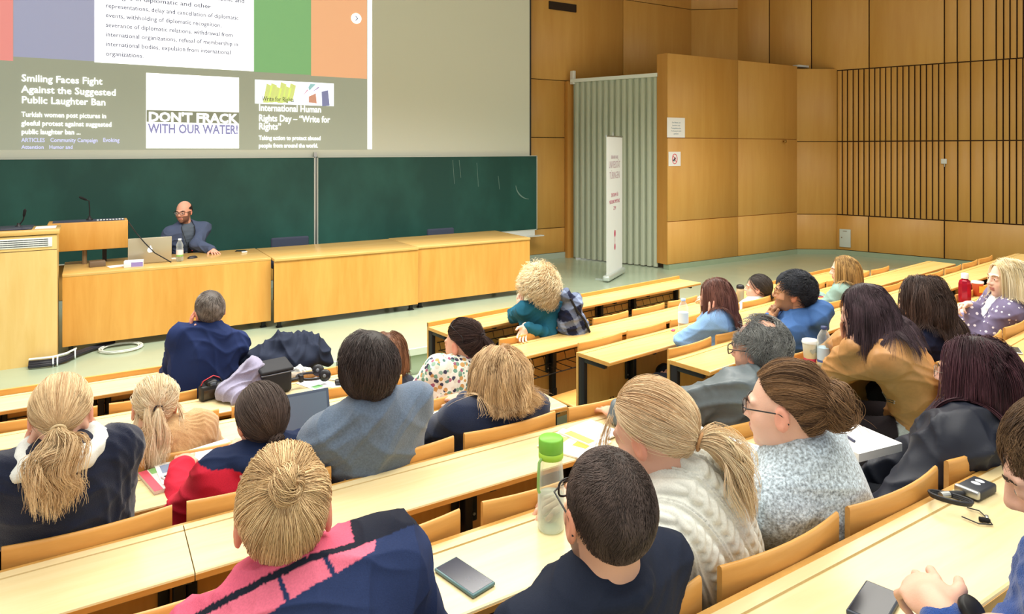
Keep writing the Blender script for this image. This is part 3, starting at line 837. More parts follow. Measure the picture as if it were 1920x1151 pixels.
m = MB(Bm); m.box((u-.04, -.05, p1.z), (u+.045, -.02, p1.z+.085), bev=.006); m.build('housing', WHITE_MET, t)
m = MB(Bm); m.tube([(u+.01, -.035, p1.z-.05), (u+.01, -.035, p1.z+.01)], .008, seg=8); m.build('stem', STEEL, t)
t = thing('white_box', 'small white box lying on top of the partition', 'box', (11.3, 8.1, 3.49))  # plain small white box resting on the partition top
m = MB(); m.box((at_Y(1493, 126, 8.12).x, 8.06, 3.491), (at_Y(1518, 126, 8.12).x, 8.2, 3.53), bev=.004); m.build('box', WHITE_MET, t)
p1, _ = side_pt(1300, 400)
m = MB(); a = at_Y(1066, 0, 9.88); m.box((at_Y(1030, 3, 9.9).x, 9.90, 4.42), (at_Y(1081, 3, 9.9).x, 9.925, 4.56)); setp(m.build('air_grille', mat('vent_dark', '2c1c10', .8)), 'dark ventilation slot high on the veneer wall', 'vent')
# ================================================================== PEOPLE: one smooth surface per body, grown from a distance field
V3 = lambda *a: np.array(a, dtype=np.float64)
def nrm(v): 
    v = np.asarray(v, float); return v/(np.linalg.norm(v)+1e-12)
def rotm(yaw=0, pitch=0, roll=0):
    """yaw left (+), pitch up (+), roll towards own right (+); x right, y forward, z up"""
    m = Matrix.Rotation(yaw, 3, 'Z') @ Matrix.Rotation(pitch, 3, 'X') @ Matrix.Rotation(roll, 3, 'Y')
    return np.array(m)

class Shape:
    def __init__(s): s.ops = []
    def cone(s, a, ra, b, rb, k=.02, cut=False):
        s.ops.append(('c', np.array(a, float), ra, np.array(b, float), rb, k, cut)); return s
    def ell(s, c, r, A=None, k=.02, cut=False):
        s.ops.append(('e', np.array(c, float), np.array(r, float), np.eye(3) if A is None else A, None, k, cut)); return s
    def chain(s, pts, rs, k=.02):
        for i in range(len(pts)-1): s.cone(pts[i], rs[i], pts[i+1], rs[i+1], k)
        return s
    def bounds(s, m):
        lo = V3(9e9, 9e9, 9e9); hi = -lo
        for o in s.ops:
            if o[6]: continue
            l, h = s.opb(o, m); lo = np.minimum(lo, l); hi = np.maximum(hi, h)
        return lo, hi
    @staticmethod
    def opb(o, m):
        if o[0] == 'c':
            r = max(o[2], o[4]); return np.minimum(o[1], o[3])-r-m, np.maximum(o[1], o[3])+r+m
        e = np.sqrt(((o[3]*o[2][None, :])**2).sum(1)); return o[1]-e-m, o[1]+e+m
    def mesh(s, h):
        lo, hi = s.bounds(h*2.5)
        n = np.ceil((hi-lo)/h).astype(int)+1
        d = np.full(n, .3, np.float32)
        for o in s.ops:
            k = o[5]; l, u = s.opb(o, k+.012)
            i0 = np.maximum(np.floor((l-lo)/h).astype(int), 0); i1 = np.minimum(np.ceil((u-lo)/h).astype(int)+1, n)
            if (i1 <= i0).any(): continue
            X, Y, Z = [(lo[a]+h*np.arange(i0[a], i1[a])).astype(np.float32) for a in range(3)]
            X = X[:, None, None]; Y = Y[None, :, None]; Z = Z[None, None, :]
            if o[0] == 'c':
                a, ra, b, rb = o[1:5]; ba = b-a; L = float((ba*ba).sum())+1e-12
                px, py, pz = X-a[0], Y-a[1], Z-a[2]
                t = np.clip((px*ba[0]+py*ba[1]+pz*ba[2])/L, 0, 1)
                q = np.sqrt((px-t*ba[0])**2+(py-t*ba[1])**2+(pz-t*ba[2])**2)-(ra+t*(rb-ra))
            else:
                c, r, A = o[1:4]; px, py, pz = X-c[0], Y-c[1], Z-c[2]
                k0 = 0; k1 = 0
                for j in range(3):
                    w = px*A[0, j]+py*A[1, j]+pz*A[2, j]
                    k0 = k0+(w/r[j])**2; k1 = k1+(w/r[j]**2)**2
                k0 = np.sqrt(k0); k1 = np.sqrt(k1)+1e-9
                q = k0*(k0-1)/k1
            sl = tuple(slice(i0[a], i1[a]) for a in range(3))
            D = d[sl]
            if o[6]: 
                q = -q; hh = np.maximum(k-np.abs(D-q), 0)/k; d[sl] = np.maximum(D, q)+hh*hh*k*.25
            else:
                hh = np.maximum(k-np.abs(D-q), 0)/k; d[sl] = np.minimum(D, q)-hh*hh*k*.25
        return surface_net(d, lo, h)

def surface_net(d, lo, h):
    s = d < 0
    nx, ny, nz = d.shape
    c = [s[i:nx-1+i, j:ny-1+j, k:nz-1+k] for i in (0, 1) for j in (0, 1) for k in (0, 1)]
    anyc = c[0].copy(); allc = c[0].copy()
    for x in c[1:]: anyc |= x; allc &= x
    I = np.argwhere(anyc & ~allc)
    idx = np.full((nx-1, ny-1, nz-1), -1, np.int32)
    idx[I[:, 0], I[:, 1], I[:, 2]] = np.arange(len(I))
    offs = np.array([(i, j, k) for i in (0, 1) for j in (0, 1) for k in (0, 1)])
    vals = np.stack([d[I[:, 0]+o[0], I[:, 1]+o[1], I[:, 2]+o[2]] for o in offs], 1)
    P = np.zeros((len(I), 3)); cnt = np.zeros(len(I))
    for a in range(8):
        for b in range(a+1, 8):
            if np.abs(offs[a]-offs[b]).sum() != 1: continue
            va, vb = vals[:, a], vals[:, b]; m = (va < 0) != (vb < 0)
            t = np.where(m, va/(np.where(m, va-vb, 1)), 0)[:, None]
            P += np.where(m[:, None], offs[a]+t*(offs[b]-offs[a]), 0); cnt += m
    verts = lo+h*(I+P/cnt[:, None])
    quads = []
    for ax in range(3):
        sl0 = [slice(None)]*3; sl1 = [slice(None)]*3
        sl0[ax] = slice(0, d.shape[ax]-1); sl1[ax] = slice(1, d.shape[ax])
        a = s[tuple(sl0)]; b = s[tuple(sl1)]
        E = np.argwhere(a != b)
        u, v = (ax+1) % 3, (ax+2) % 3
        ok = (E[:, u] > 0) & (E[:, v] > 0) & (E[:, u] < d.shape[u]-1) & (E[:, v] < d.shape[v]-1)
        E = E[ok]; fl = a[E[:, 0], E[:, 1], E[:, 2]]
        q = []
        for du, dv in ((-1, -1), (0, -1), (0, 0), (-1, 0)):
            t = E.copy(); t[:, u] += du; t[:, v] += dv; q.append(idx[t[:, 0], t[:, 1], t[:, 2]])
        q = np.stack(q, 1); q[~fl] = q[~fl][:, ::-1]
        quads.append(q)
    return verts, np.concatenate(quads)

def np_mesh(name, verts, quads, mats, parent=None, cols=None, mi=None):
    me = bpy.data.meshes.new(name)
    nv, nf, w = len(verts), len(quads), quads.shape[1]
    me.vertices.add(nv); me.loops.add(nf*w); me.polygons.add(nf)
    me.vertices.foreach_set('co', np.ascontiguousarray(verts, np.float32).ravel())
    me.loops.foreach_set('vertex_index', np.ascontiguousarray(quads, np.int32).ravel())
    me.polygons.foreach_set('loop_start', np.arange(0, nf*w, w, dtype=np.int32))
    me.polygons.foreach_set('use_smooth', np.ones(nf, bool))
    if mi is not None: me.polygons.foreach_set('material_index', np.asarray(mi, np.int32))
    me.update(calc_edges=True)
    if cols is not None:
        at = me.color_attributes.new('Col', 'FLOAT_COLOR', 'POINT')
        at.data.foreach_set('color', np.concatenate([cols, np.ones((nv, 1))], 1).astype(np.float32).ravel())
    return link_mesh(name, me, mats, parent)

def vnormals(v, q):
    n = np.zeros_like(v); f = np.cross(v[q[:, 2]]-v[q[:, 0]], v[q[:, 3]]-v[q[:, 1]])
    for i in range(4): np.add.at(n, q[:, i], f)
    return n/(np.linalg.norm(n, axis=1)[:, None]+1e-12)

def folds(v, n, rng, amp=.004, freq=38, waves=5, stretch=(1, 1, 2.2)):
    """cloth creases: sharp-edged waves pushed along the normals"""
    t = np.zeros(len(v))
    warp = sum(np.sin(v @ (rng.normal(size=3)*9)+rng.uniform(0, 6)) for _ in range(3))*.55
    for i in range(waves):
        k = nrm(rng.normal(size=3)*np.array(stretch))*freq*rng.uniform(.6, 1.5)
        w = np.sin(v @ k+rng.uniform(0, 6.28)+warp*1.6)
        msk = np.clip(.5+.9*np.sin(v @ (rng.normal(size=3)*7)+rng.uniform(0, 6)), 0, 1)
        t += (1-np.abs(w))**2*msk
    return v+n*((t-.6)*amp)[:, None]

def attr_mat(name, rough=.6, spec=.3, bump=0, bscale=300, sheen=0, sss=0, var=0):
    if name in MATS: return MATS[name]
    m = bpy.data.materials.new(name); m.use_nodes = True
    nt = m.node_tree; b = nt.nodes['Principled BSDF']
    a = nt.nodes.new('ShaderNodeVertexColor'); a.layer_name = 'Col'
    b.inputs['Roughness'].default_value = rough; b.inputs['Specular IOR Level'].default_value = spec; b.inputs['Sheen Weight'].default_value = sheen
    if sss:
        b.inputs['Subsurface Weight'].default_value = sss; b.inputs['Subsurface Radius'].default_value = (.012, .005, .003); b.inputs['Subsurface Scale'].default_value = .6
    src = a.outputs['Color']
    tc = nt.nodes.new('ShaderNodeTexCoord')
    if var:
        n = nt.nodes.new('ShaderNodeTexNoise'); n.inputs['Scale'].default_value = bscale*.6; n.inputs['Detail'].default_value = 3
        nt.links.new(tc.outputs['Object'], n.inputs['Vector'])
        r = nt.nodes.new('ShaderNodeMapRange'); r.inputs[1].default_value = .3; r.inputs[2].default_value = .7; r.inputs[3].default_value = 1-var; r.inputs[4].default_value = 1+var
        nt.links.new(n.outputs['Fac'], r.inputs[0])
        mx = nt.nodes.new('ShaderNodeVectorMath'); mx.operation = 'SCALE'
        nt.links.new(src, mx.inputs[0]); nt.links.new(r.outputs[0], mx.inputs['Scale']); src = mx.outputs[0]
    nt.links.new(src, b.inputs['Base Color'])
    if bump:
        n2 = nt.nodes.new('ShaderNodeTexNoise'); n2.inputs['Scale'].default_value = bscale; n2.inputs['Detail'].default_value = 2
        nt.links.new(tc.outputs['Object'], n2.inputs['Vector'])
        bp = nt.nodes.new('ShaderNodeBump'); bp.inputs['Strength'].default_value = bump; bp.inputs['Distance'].default_value = .003
        nt.links.new(n2.outputs['Fac'], bp.inputs['Height']); nt.links.new(bp.outputs['Normal'], b.inputs['Normal'])
    MATS[name] = m
    return m
SKIN = attr_mat('skin', .5, .35, bump=.12, bscale=260, sss=.12)
HAIR = attr_mat('hair', .52, .28)
EYE_W = mat('eye_white', 'e6e2dc', .2); EYE_D = mat('eye_dark', '2a1c14', .15)
lin = lambda c: np.array(srgb(c)[:3])

# ---------------------------------------------------------------- head frame: origin between the ears, x right, y forward, z up
SC = V3(0, -.012, .028); SE = V3(.076, .097, .092)          # skull ellipsoid
class Head:
    def __init__(s, pos, A, k=1.0): s.p = np.array(pos, float); s.A = A; s.k = k
    def w(s, q): return s.p + (np.asarray(q, float)*s.k) @ s.A.T
    def l(s, q): return ((np.asarray(q, float)-s.p) @ s.A)/s.k
def add_head(S, H, female=True, nose=1.0):
    w, A, k = H.w, H.A, H.k
    e = lambda c, r, kk=.012, cut=False: S.ell(w(c), V3(*r)*k, A, kk, cut)
    c = lambda a, ra, b, rb, kk=.008: S.cone(w(a), ra*k, w(b), rb*k, kk)
    e((0, -.012, .028), (.074, .095, .090), .02)
    e((0, .028, -.022), (.060, .066, .075), .03)
    jw = .050 if female else .055
    e((0, .030, -.062), (jw, .058, .045), .03)
    e((0, .072, -.098), (.020, .017, .016), .02)
    for sx in (-1, 1):
        e((sx*.040, .052, -.030), (.022, .026, .022), .02)
        e((sx*.033, .093, .0), (.016, .014, .012), .012, True)
        c((sx*.012, .090, .018), .008, (sx*.048, .078, .018), .007, .014)
        e((sx*.033, .078, -.001), (.0165, .014, .0135), .004)
        # ear
        e((sx*.077, -.006, -.006), (.009, .020, .033), .006)
        e((sx*.086, -.002, -.004), (.006, .011, .020), .006, True)
    c((0, .090, .012), .008, (0, .108*1.0, -.026*nose), .011, .01)
    for sx in (-1, 1): c((0, .106, -.028), .009, (sx*.013, .096, -.031), .008, .006)
    e((0, .090, -.056), (.024, .011, .0065), .006); e((0, .088, -.066), (.021, .011, .008), .006)
    e((0, .101, -.061), (.022, .006, .0018), .004, True)
def head_colors(v, H, skin, lips, beard=None, stub=.75):
    l = H.l(v); c = np.tile(lin(skin), (len(v), 1))
    x, y, z = np.abs(l[:, 0]), l[:, 1], l[:, 2]
    near = (np.linalg.norm(l, axis=1) < .17)
    cheek = np.exp(-(((x-.042)/.02)**2+((z+.03)/.02)**2))*(y > .03)*near
    c = c*(1-.25*cheek[:, None])+(lin(skin)*V3(1.05, .72, .70))*(.25*cheek[:, None])
    ears = near & (x > .074) & (np.abs(z) < .045) & (np.abs(y) < .035)
    c[ears] = lin(skin)*V3(1.02, .78, .74)
    lp = near & (y > .085) & (x < .024) & (z > -.073) & (z < -.050)
    c[lp] = lin(lips)
    if beard is not None:
        b = near & (y > -.005) & (((z < -.042) & ((z < -.078) | (x > .028) | (z > -.050))) & (y-.2*z > .0)) & ~lp
        b |= near & (z < -.040) & (z > -.05) & (x < .034) & (y > .08)
        b |= near & (z < -.078) & (y > .02)
        b |= near & (x > .055) & (y > .005) & (y < .045) & (z < .01) & (z > -.09)
        b |= near & (z < -.035) & (x > .036) & (y > .0)
        c[b] = c[b]*(1-stub)+lin(beard)*stub
    return c

# ---------------------------------------------------------------- hair
HLINE = [(0, .60), (35, .54), (58, .30), (76, .10), (90, .02), (104, -.22), (120, -.62), (145, -.88), (180, -.93)]
def hairline(d, sh=0):
    az = np.degrees(np.abs(np.arctan2(d[:, 0], d[:, 1])))
    return np.interp(az, [a for a, _ in HLINE], [z for _, z in HLINE])+sh
def smooth(key, rng, freq=9., n=4):
    t = np.zeros(len(key))
    for _ in range(n): t += np.sin(key @ (nrm(rng.normal(size=3))*freq*rng.uniform(.6, 1.5))+rng.uniform(0, 6.28))
    return t/math.sqrt(n)
def roots(n, rng, extra=None, sh=0):
    d = rng.normal(size=(n*5, 3)); d /= np.linalg.norm(d, axis=1)[:, None]
    m = d[:, 2] > hairline(d, sh)
    if extra is not None: m &= extra(d)
    return d[m][:n]
def cap_mesh(thick, extra=None, nu=150, nv=96, rough=0.0, rng=None, sh=0):
    """scalp layer; outside the hairline it dives under the skin"""
    th = np.linspace(.02, math.pi-.02, nv); ph = np.linspace(0, 2*math.pi, nu, endpoint=False)
    T, Pp = np.meshgrid(th, ph, indexing='ij')
    d = np.stack([np.sin(T)*np.sin(Pp), np.sin(T)*np.cos(Pp), np.cos(T)], -1).reshape(-1, 3)
    g = d[:, 2]-hairline(d, sh)
    s = np.clip(g/.07+.5, 0, 1); s = s*s*(3-2*s)
    if extra is not None: s = s*extra(d)
    r = .93+(s*(.07+thick))
    if rough: r = r*(1+rough*s*sum(np.sin(d @ (rng.normal(size=3)*14)+rng.uniform(0, 6)) for _ in range(5))/3)
    v = SC+d*SE*r[:, None]
    i = np.arange(nv-1)[:, None]*nu; j = np.arange(nu)[None, :]; j2 = (j+1) % nu
    q = np.stack([i+j, i+nu+j, i+nu+j2, i+j2], -1).reshape(-1, 4)
    return v, q
def strand_mesh(P, rad, taper=.35):
    """P (N, K, 3) polylines -> three-sided tubes; rad scalar or (N,)"""
    N, K, _ = P.shape
    T = np.gradient(P, axis=1); T /= np.linalg.norm(T, axis=2)[..., None]+1e-9
    ref = np.tile(V3(.31, .52, .79), (N, K, 1)); n1 = np.cross(T, ref); n1 /= np.linalg.norm(n1, axis=2)[..., None]+1e-9
    n2 = np.cross(T, n1)
    prof = np.interp(np.linspace(0, 1, K), [0, .1, .6, 1], [.7, 1, 1, taper])
    r = (np.asarray(rad)*np.ones(N))[:, None]*prof[None, :]
    vs = np.stack([P+r[..., None]*(n1*math.cos(a)+n2*math.sin(a)) for a in (0, 2.094, 4.189)], 2)   # N K 3 3
    base = np.arange(N*K*3).reshape(N, K, 3)
    a = base[:, :-1]; b = base[:, 1:]
    q = np.stack([a, np.roll(a, -1, 2), np.roll(b, -1, 2), b], -1).reshape(-1, 4)
    return vs.reshape(-1, 3), q, N*0+K*3
def drape(P0, D0, steps, step, down, rng, lift, bodies=(), stiff=.75, curl=0, curlf=9, key=None, kf=9.):
    """strands stepped under gravity over the skull and the shoulders (head-local)"""
    N = len(P0); P = P0.copy(); D = D0.copy(); out = [P.copy()]
    if key is None: key = nrm_rows(D0)
    ph = smooth(key, rng, kf)*2.0+rng.normal(size=N)*.18
    cdir = np.stack([smooth(key, rng, kf) for _ in range(3)], 1)+rng.normal(size=(N, 3))*.12
    for k in range(steps):
        D = D*stiff+down[None, :]*(1-stiff)
        if curl: D = D+cdir*(min(1, (k+1)/6)*curl*np.cos(ph+k*curlf*step*6.28))[:, None]
        D /= np.linalg.norm(D, axis=1)[:, None]+1e-9
        P = P+D*step
        q = (P-SC)/(SE*(1+lift[:, None])); r = np.linalg.norm(q, axis=1)
        m = r < 1
        if m.any():
            Pn = SC+(q/r[:, None])*(SE*(1+lift[:, None])); P[m] = Pn[m]
        for (a, b, rad) in bodies:
            ba = b-a; t = np.clip(((P-a) @ ba)/(ba @ ba), 0, 1); c = a+t[:, None]*ba; v = P-c; L = np.linalg.norm(v, axis=1)
            R_ = rad+lift*.05; m = L < R_
            P[m] = (c+v/L[:, None]*R_[:, None])[m] if np.ndim(R_) else (c+v/L[:, None]*R_)[m]
        D = nrm_rows(P-out[-1])*.6+D*.4
        out.append(P.copy())
    return np.stack(out, 1)
def trim(P, u):
    """shorten every strand to its own fraction u"""
    K = P.shape[1]; t = np.linspace(0, 1, K)[None]*u[:, None]*(K-1); i = np.minimum(np.floor(t).astype(int), K-2); w = (t-i)[..., None]
    r = np.arange(len(P))[:, None]; return P[r, i]*(1-w)+P[r, i+1]*w
def nrm_rows(v): return v/(np.linalg.norm(v, axis=1)[:, None]+1e-9)
def slerp_paths(d0, d1, K, lift0, lift1, jitter=0, rng=None):
    """over the skull from direction d0 to d1"""
    dot = np.clip((d0*d1).sum(1), -1, 1); om = np.arccos(dot)[:, None, None]
    s = np.linspace(0, 1, K)[None, :, None]
    d = (np.sin((1-s)*om)*d0[:, None]+np.sin(s*om)*d1[:, None])/np.sin(np.maximum(om, 1e-3))
    l = lift0[:, None]+(lift1[:, None]-lift0[:, None])*s[..., 0]**2+.02*np.sin(np.pi*s[..., 0])
    return SC+d*SE*(1+l[..., None])

def build_hair(H, style, col, col2, rng, parent, down_w=V3(0, 0, -1), bodies_w=(), n=900, rad=.0016, **kw):
    """col / col2: dark and light strand tones. Returns the hair object"""
    down = nrm((down_w) @ H.A); bodies = [(H.l(a), H.l(b), r/H.k) for a, b, r in bodies_w]
    parts = []; rv = []
    thick = kw.get('thick', .05); sh = kw.get('sh', 0); extra = kw.get('extra')
    cv, cq = cap_mesh(thick, extra=kw.get('capmask'), rough=kw.get('rough', .0), rng=rng, sh=sh)
    base_col = lin(col)*.8+lin(col2)*.1
    allv = [cv]; allq = [cq]; allc = [np.tile(base_col, (len(cv), 1))]
    off = len(cv)
    def put(P, r, key=None):
        nonlocal off
        N, K = P.shape[:2]
        v, q, per = strand_mesh(P, r)
        if key is None: key = nrm_rows(P[:, 0]-SC)
        t = np.clip(kw.get('tone', .5)+.20*smooth(key, rng, 16)+.13*rng.normal(size=N), 0, 1)
        c = lin(col)[None]*(1-t[:, None])+lin(col2)[None]*t[:, None]
        allv.append(v); allq.append(q+off); allc.append(np.repeat(c, K*3, 0)); off += len(v)
    if style == 'short':
        wh = nrm(kw.get('whorl', V3(.05, -.75, .75))); L = kw.get('length', .05); K = 6
        d = roots(n, rng, extra, sh)
        P0 = SC+d*SE*(1+.0)
        lift = .008+thick*(1.08+.16*np.clip(smooth(d, rng, 10), -.3, 1.5))*rng.uniform(.98, 1.18, len(d))
        fj = np.stack([smooth(d, rng, 8) for _ in range(3)], 1)
        out = []; dd = d.copy()
        fl = kw.get('flow')
        for k in range(K):
            s_ = k/(K-1)
            out.append(SC+dd*SE*(1+lift*min(1, s_*1.8)+kw.get('stand', 0)*s_)[:, None])
            f = dd-wh[None]*(dd @ wh)[:, None]*0-wh[None]
            f = f+np.array(fl)[None] if fl is not None else f
            f = f+fj*kw.get('mess', .25)*1.2+rng.normal(size=dd.shape)*kw.get('mess', .25)*.5
            f = f-dd*(f*dd).sum(1)[:, None]; f = nrm_rows(f)
            dd = nrm_rows(dd+f*(L/.09/(K-1))*rng.uniform(.7, 1.2, len(dd))[:, None])
        put(np.stack(out, 1), rad, d)
    elif style in ('long', 'bob'):
        L = kw.get('length', .30); step = .018; K = int(L/step)
        d = roots(n, rng, extra, sh)
        part = kw.get('part', .0)                                # x of the parting
        side = np.where(d[:, 0] >= part*(d[:, 2] > .3), 1, -1)
        P0 = SC+d*SE*1.0
        back = np.clip(-d[:, 1]+.15, 0, 1)
        D0 = np.stack([side*(.9*(1-back)), -.25-.6*back, .35*np.ones(len(d))-.3*back], 1)
        D0 = D0-d*np.minimum((D0*d).sum(1), 0)[:, None]
        vol = kw.get('vol', .18)
        lift = thick+vol*np.clip(.45+.30*smooth(d, rng, 8)+.22*rng.normal(size=len(d)), .02, 1.15)
        P = drape(P0, nrm_rows(D0), K, step, down, rng, lift, bodies, kw.get('stiff', .62), kw.get('curl', 0), kw.get('curlf', 5), key=d, kf=kw.get('kf', 5.))
        cut = np.clip(kw.get('uneven', .06)*smooth(d, rng, 9), -.2, .2)
        s0 = np.linspace(0, 1, P.shape[1])
        if 'cutz' in kw:
            cz = kw['cutz']+.012*smooth(d, rng, 11)+.006*rng.normal(size=len(d))
            hz = -(P @ down)
            for k in range(1, P.shape[1]):
                m_ = hz[:, k] < cz
                P[m_, k] = P[m_, k-1]+(P[m_, k]-P[m_, k-1])*.02
        P = trim(P, np.clip(rng.normal(kw.get('even', .95), .05, len(d))+.05*smooth(d, rng, 10), .7, 1))
        if kw.get('flip'):                                       # ends turned in or out
            s_ = np.linspace(0, 1, P.shape[1])[None, :, None]; ctr = np.array([0, 0, 0])
            rad_dir = P-SC; rad_dir[..., 2] = 0; rad_dir /= np.linalg.norm(rad_dir, axis=2)[..., None]+1e-6
            P = P+rad_dir*kw['flip']*np.clip(s_-.6, 0, 1)**2*6.25
        put(P, rad, d)
    elif style in ('pony', 'bun'):
        tie = kw['tie']; td = nrm((np.array(tie)-SC)/SE)
        d = roots(n, rng, extra, sh)
        lift0 = thick*1.02+.006+.030*np.clip(.5+.4*smooth(d, rng, 9)+.3*rng.normal(size=len(d)), 0, 1.4); tl = np.linalg.norm((np.array(tie)-SC)/SE)-1
        e = nrm_rows(td[None]+rng.normal(size=d.shape)*.05)
        sj = np.stack([smooth(d, rng, 9) for _ in range(3)], 1)
        P = slerp_paths(d, e, 12, lift0, np.full(len(d), tl)+rng.uniform(-.05, .05, len(d)))
        P = P+(sj*1.2+rng.normal(size=sj.shape)*.4)[:, None, :]*kw.get('mess', .0015)*np.sin(np.linspace(0, 3.14, 12))[None, :, None]
        P = P+(np.sin(np.linspace(0, 3.14, 12))[None, :, None]*rng.normal(size=(len(d), 1, 3))*kw.get('loose', .001))
        put(P, rad, d)
        if style == 'pony':
            L = kw.get('tail', .25); m = kw.get('ntail', 350); step = .016
            key = nrm_rows(rng.normal(size=(m, 3)))*rng.uniform(.3, 1, m)[:, None]**.5
            P0 = np.array(tie)[None]+nrm(np.array(tie)-SC)[None]*.008+key*kw.get('tie_r', .010)
            kq = np.round(key*2.2)/2.2*.7+key*.3
            D0 = nrm_rows(np.array(kw.get('tail_dir', (0, -1, .2)))[None]+kq*kw.get('fan', .18)+rng.normal(size=(m, 3))*.02)
            P = drape(P0, D0, int(L/step), step, down, rng, .06+.10*np.clip(.5+.5*smooth(kq, rng, 4), 0, 1)+rng.uniform(0, .04, m), bodies, kw.get('tstiff', .8), kw.get('curl', .0), kw.get('curlf', 4), key=kq, kf=2.2)
            s1 = np.linspace(0, 1, P.shape[1])[None, :, None]; ctr = P.mean(0)[None]
            P = P+(ctr-P)*(.35*np.clip((s1-.5)*2, 0, 1)*rng.uniform(.2, 1, m)[:, None, None])
            s_ = np.linspace(0, 1, P.shape[1])
            if kw.get('tail_bow'): P = P+np.array(kw['tail_bow'])[None, None]*np.sin(s_*3.14)[None, :, None]
            P = trim(P, rng.uniform(.72, 1, m))
            put(P, rad, kq)
            ax_ = nrm(np.array(tie)-SC); ux = nrm(np.cross(ax_, V3(.3, .2, 1))); vx = np.cross(ax_, ux)
            mb_ = MB(); mb_.tube([tuple(H.w(np.array(tie)+ax_*.010+(ux*math.cos(a)+vx*math.sin(a))*(kw.get('tie_r', .010)+.006))) for a in np.linspace(0, 6.283, 18, endpoint=False)], .0042, seg=7, closed=True)
            mb_.build('hair_tie', mat('tie_'+kw.get('band', '201c22'), kw.get('band', '201c22'), .7), parent)
        else:
            c = np.array(kw['bun']); R0 = kw.get('bun_r', .032); r0 = kw.get('bun_t', .020); ax = nrm(kw.get('bun_axis', V3(0, -1, .25)))
            u = nrm(np.cross(ax, V3(1, .1, .2))); v_ = np.cross(ax, u)
            m = kw.get('nbun', 260); K = 16
            a0 = rng.uniform(0, 6.28, m); b0 = rng.uniform(0, 6.28, m); ln = rng.uniform(1.2, 3.0, m)
            s_ = np.linspace(0, 1, K)[None]
            tl = kw.get('bun_tilt', .35); kb = np.floor(rng.uniform(0, 5, m)).astype(int)
            axs = nrm_rows(ax[None]+tl*rng.normal(size=(5, 3)))[kb]; u = nrm_rows(np.cross(axs, V3(1, .1, .2)[None]))[:, None, :]; v_ = np.cross(axs, u[:, 0])[:, None, :]; ax = axs[:, None, :]
            aa = a0[:, None]+ln[:, None]*s_; bb = b0[:, None]+1.4*ln[:, None]*s_*kw.get('twist', .5)
            rr = r0*rng.uniform(.75, 1.05, m)[:, None]
            P = c+((R0+rr*np.cos(bb))*np.cos(aa))[..., None]*u+((R0+rr*np.cos(bb))*np.sin(aa))[..., None]*v_+(rr*np.sin(bb))[..., None]*ax
            P = P+np.stack([smooth(P[:, 0]*60, rng, 3) for _ in range(3)], 1)[:, None, :]*kw.get('bun_mess', .002)*np.sin(s_*3.14)[..., None]
            put(P, rad*1.1, np.stack([np.cos(b0), np.sin(b0), np.sin(a0*2)], 1)*.6)
            S2 = Shape(); S2.ell(c, V3(R0+r0*.15, R0+r0*.1, R0+r0*.1), None, .01)
            bv, bq = S2.mesh(.006); allv.append(bv); allq.append(bq+off); allc.append(np.tile(base_col, (len(bv), 1))); off += len(bv)
    elif style == 'curly':
        d = roots(n, rng, extra, sh); L = kw.get('length', .13); K = 16
        P0 = SC+d*SE
        lift = rng.uniform(.05, kw.get('vol', .55), len(d))
        D0 = nrm_rows(d*1.0+rng.normal(size=d.shape)*.25)
        P = drape(P0, D0, K-1, L/(K-1), down, rng, lift*.6, bodies, .86)
        T = np.gradient(P, axis=1); T /= np.linalg.norm(T, axis=2)[..., None]+1e-9
        n1 = nrm_rows(rng.normal(size=(len(d), 3)))[:, None]; n1 = n1-T*(n1*T).sum(2)[..., None]; n1 /= np.linalg.norm(n1, axis=2)[..., None]+1e-9
        n2 = np.cross(T, n1); s_ = np.linspace(0, 1, K)[None, :, None]; ph = rng.uniform(0, 6.28, (len(d), 1, 1))
        cr = kw.get('curl_r', .011)
        P = P+(n1*np.cos(s_*13+ph)+n2*np.sin(s_*13+ph))*cr*np.minimum(s_*4, 1)
        put(P, rad)
    for lk in kw.get('locks', []):                                # loose single locks: (start, direction, length, count)
        st, di, L, m = lk
        P0 = np.array(st)[None]+rng.normal(size=(m, 3))*.004
        D0 = nrm_rows(np.array(di)[None]+rng.normal(size=(m, 3))*.12)
        put(trim(drape(P0, D0, int(L/.015), .015, down, rng, rng.uniform(.06, .12, m), bodies, .82, .10, 4, key=P0*20), rng.uniform(.45, 1, m)), rad)
    v = np.concatenate(allv); q = np.concatenate(allq); c = np.concatenate(allc)
    return np_mesh(kw.get('name', 'hair'), H.w(v), q, HAIR, parent, c)

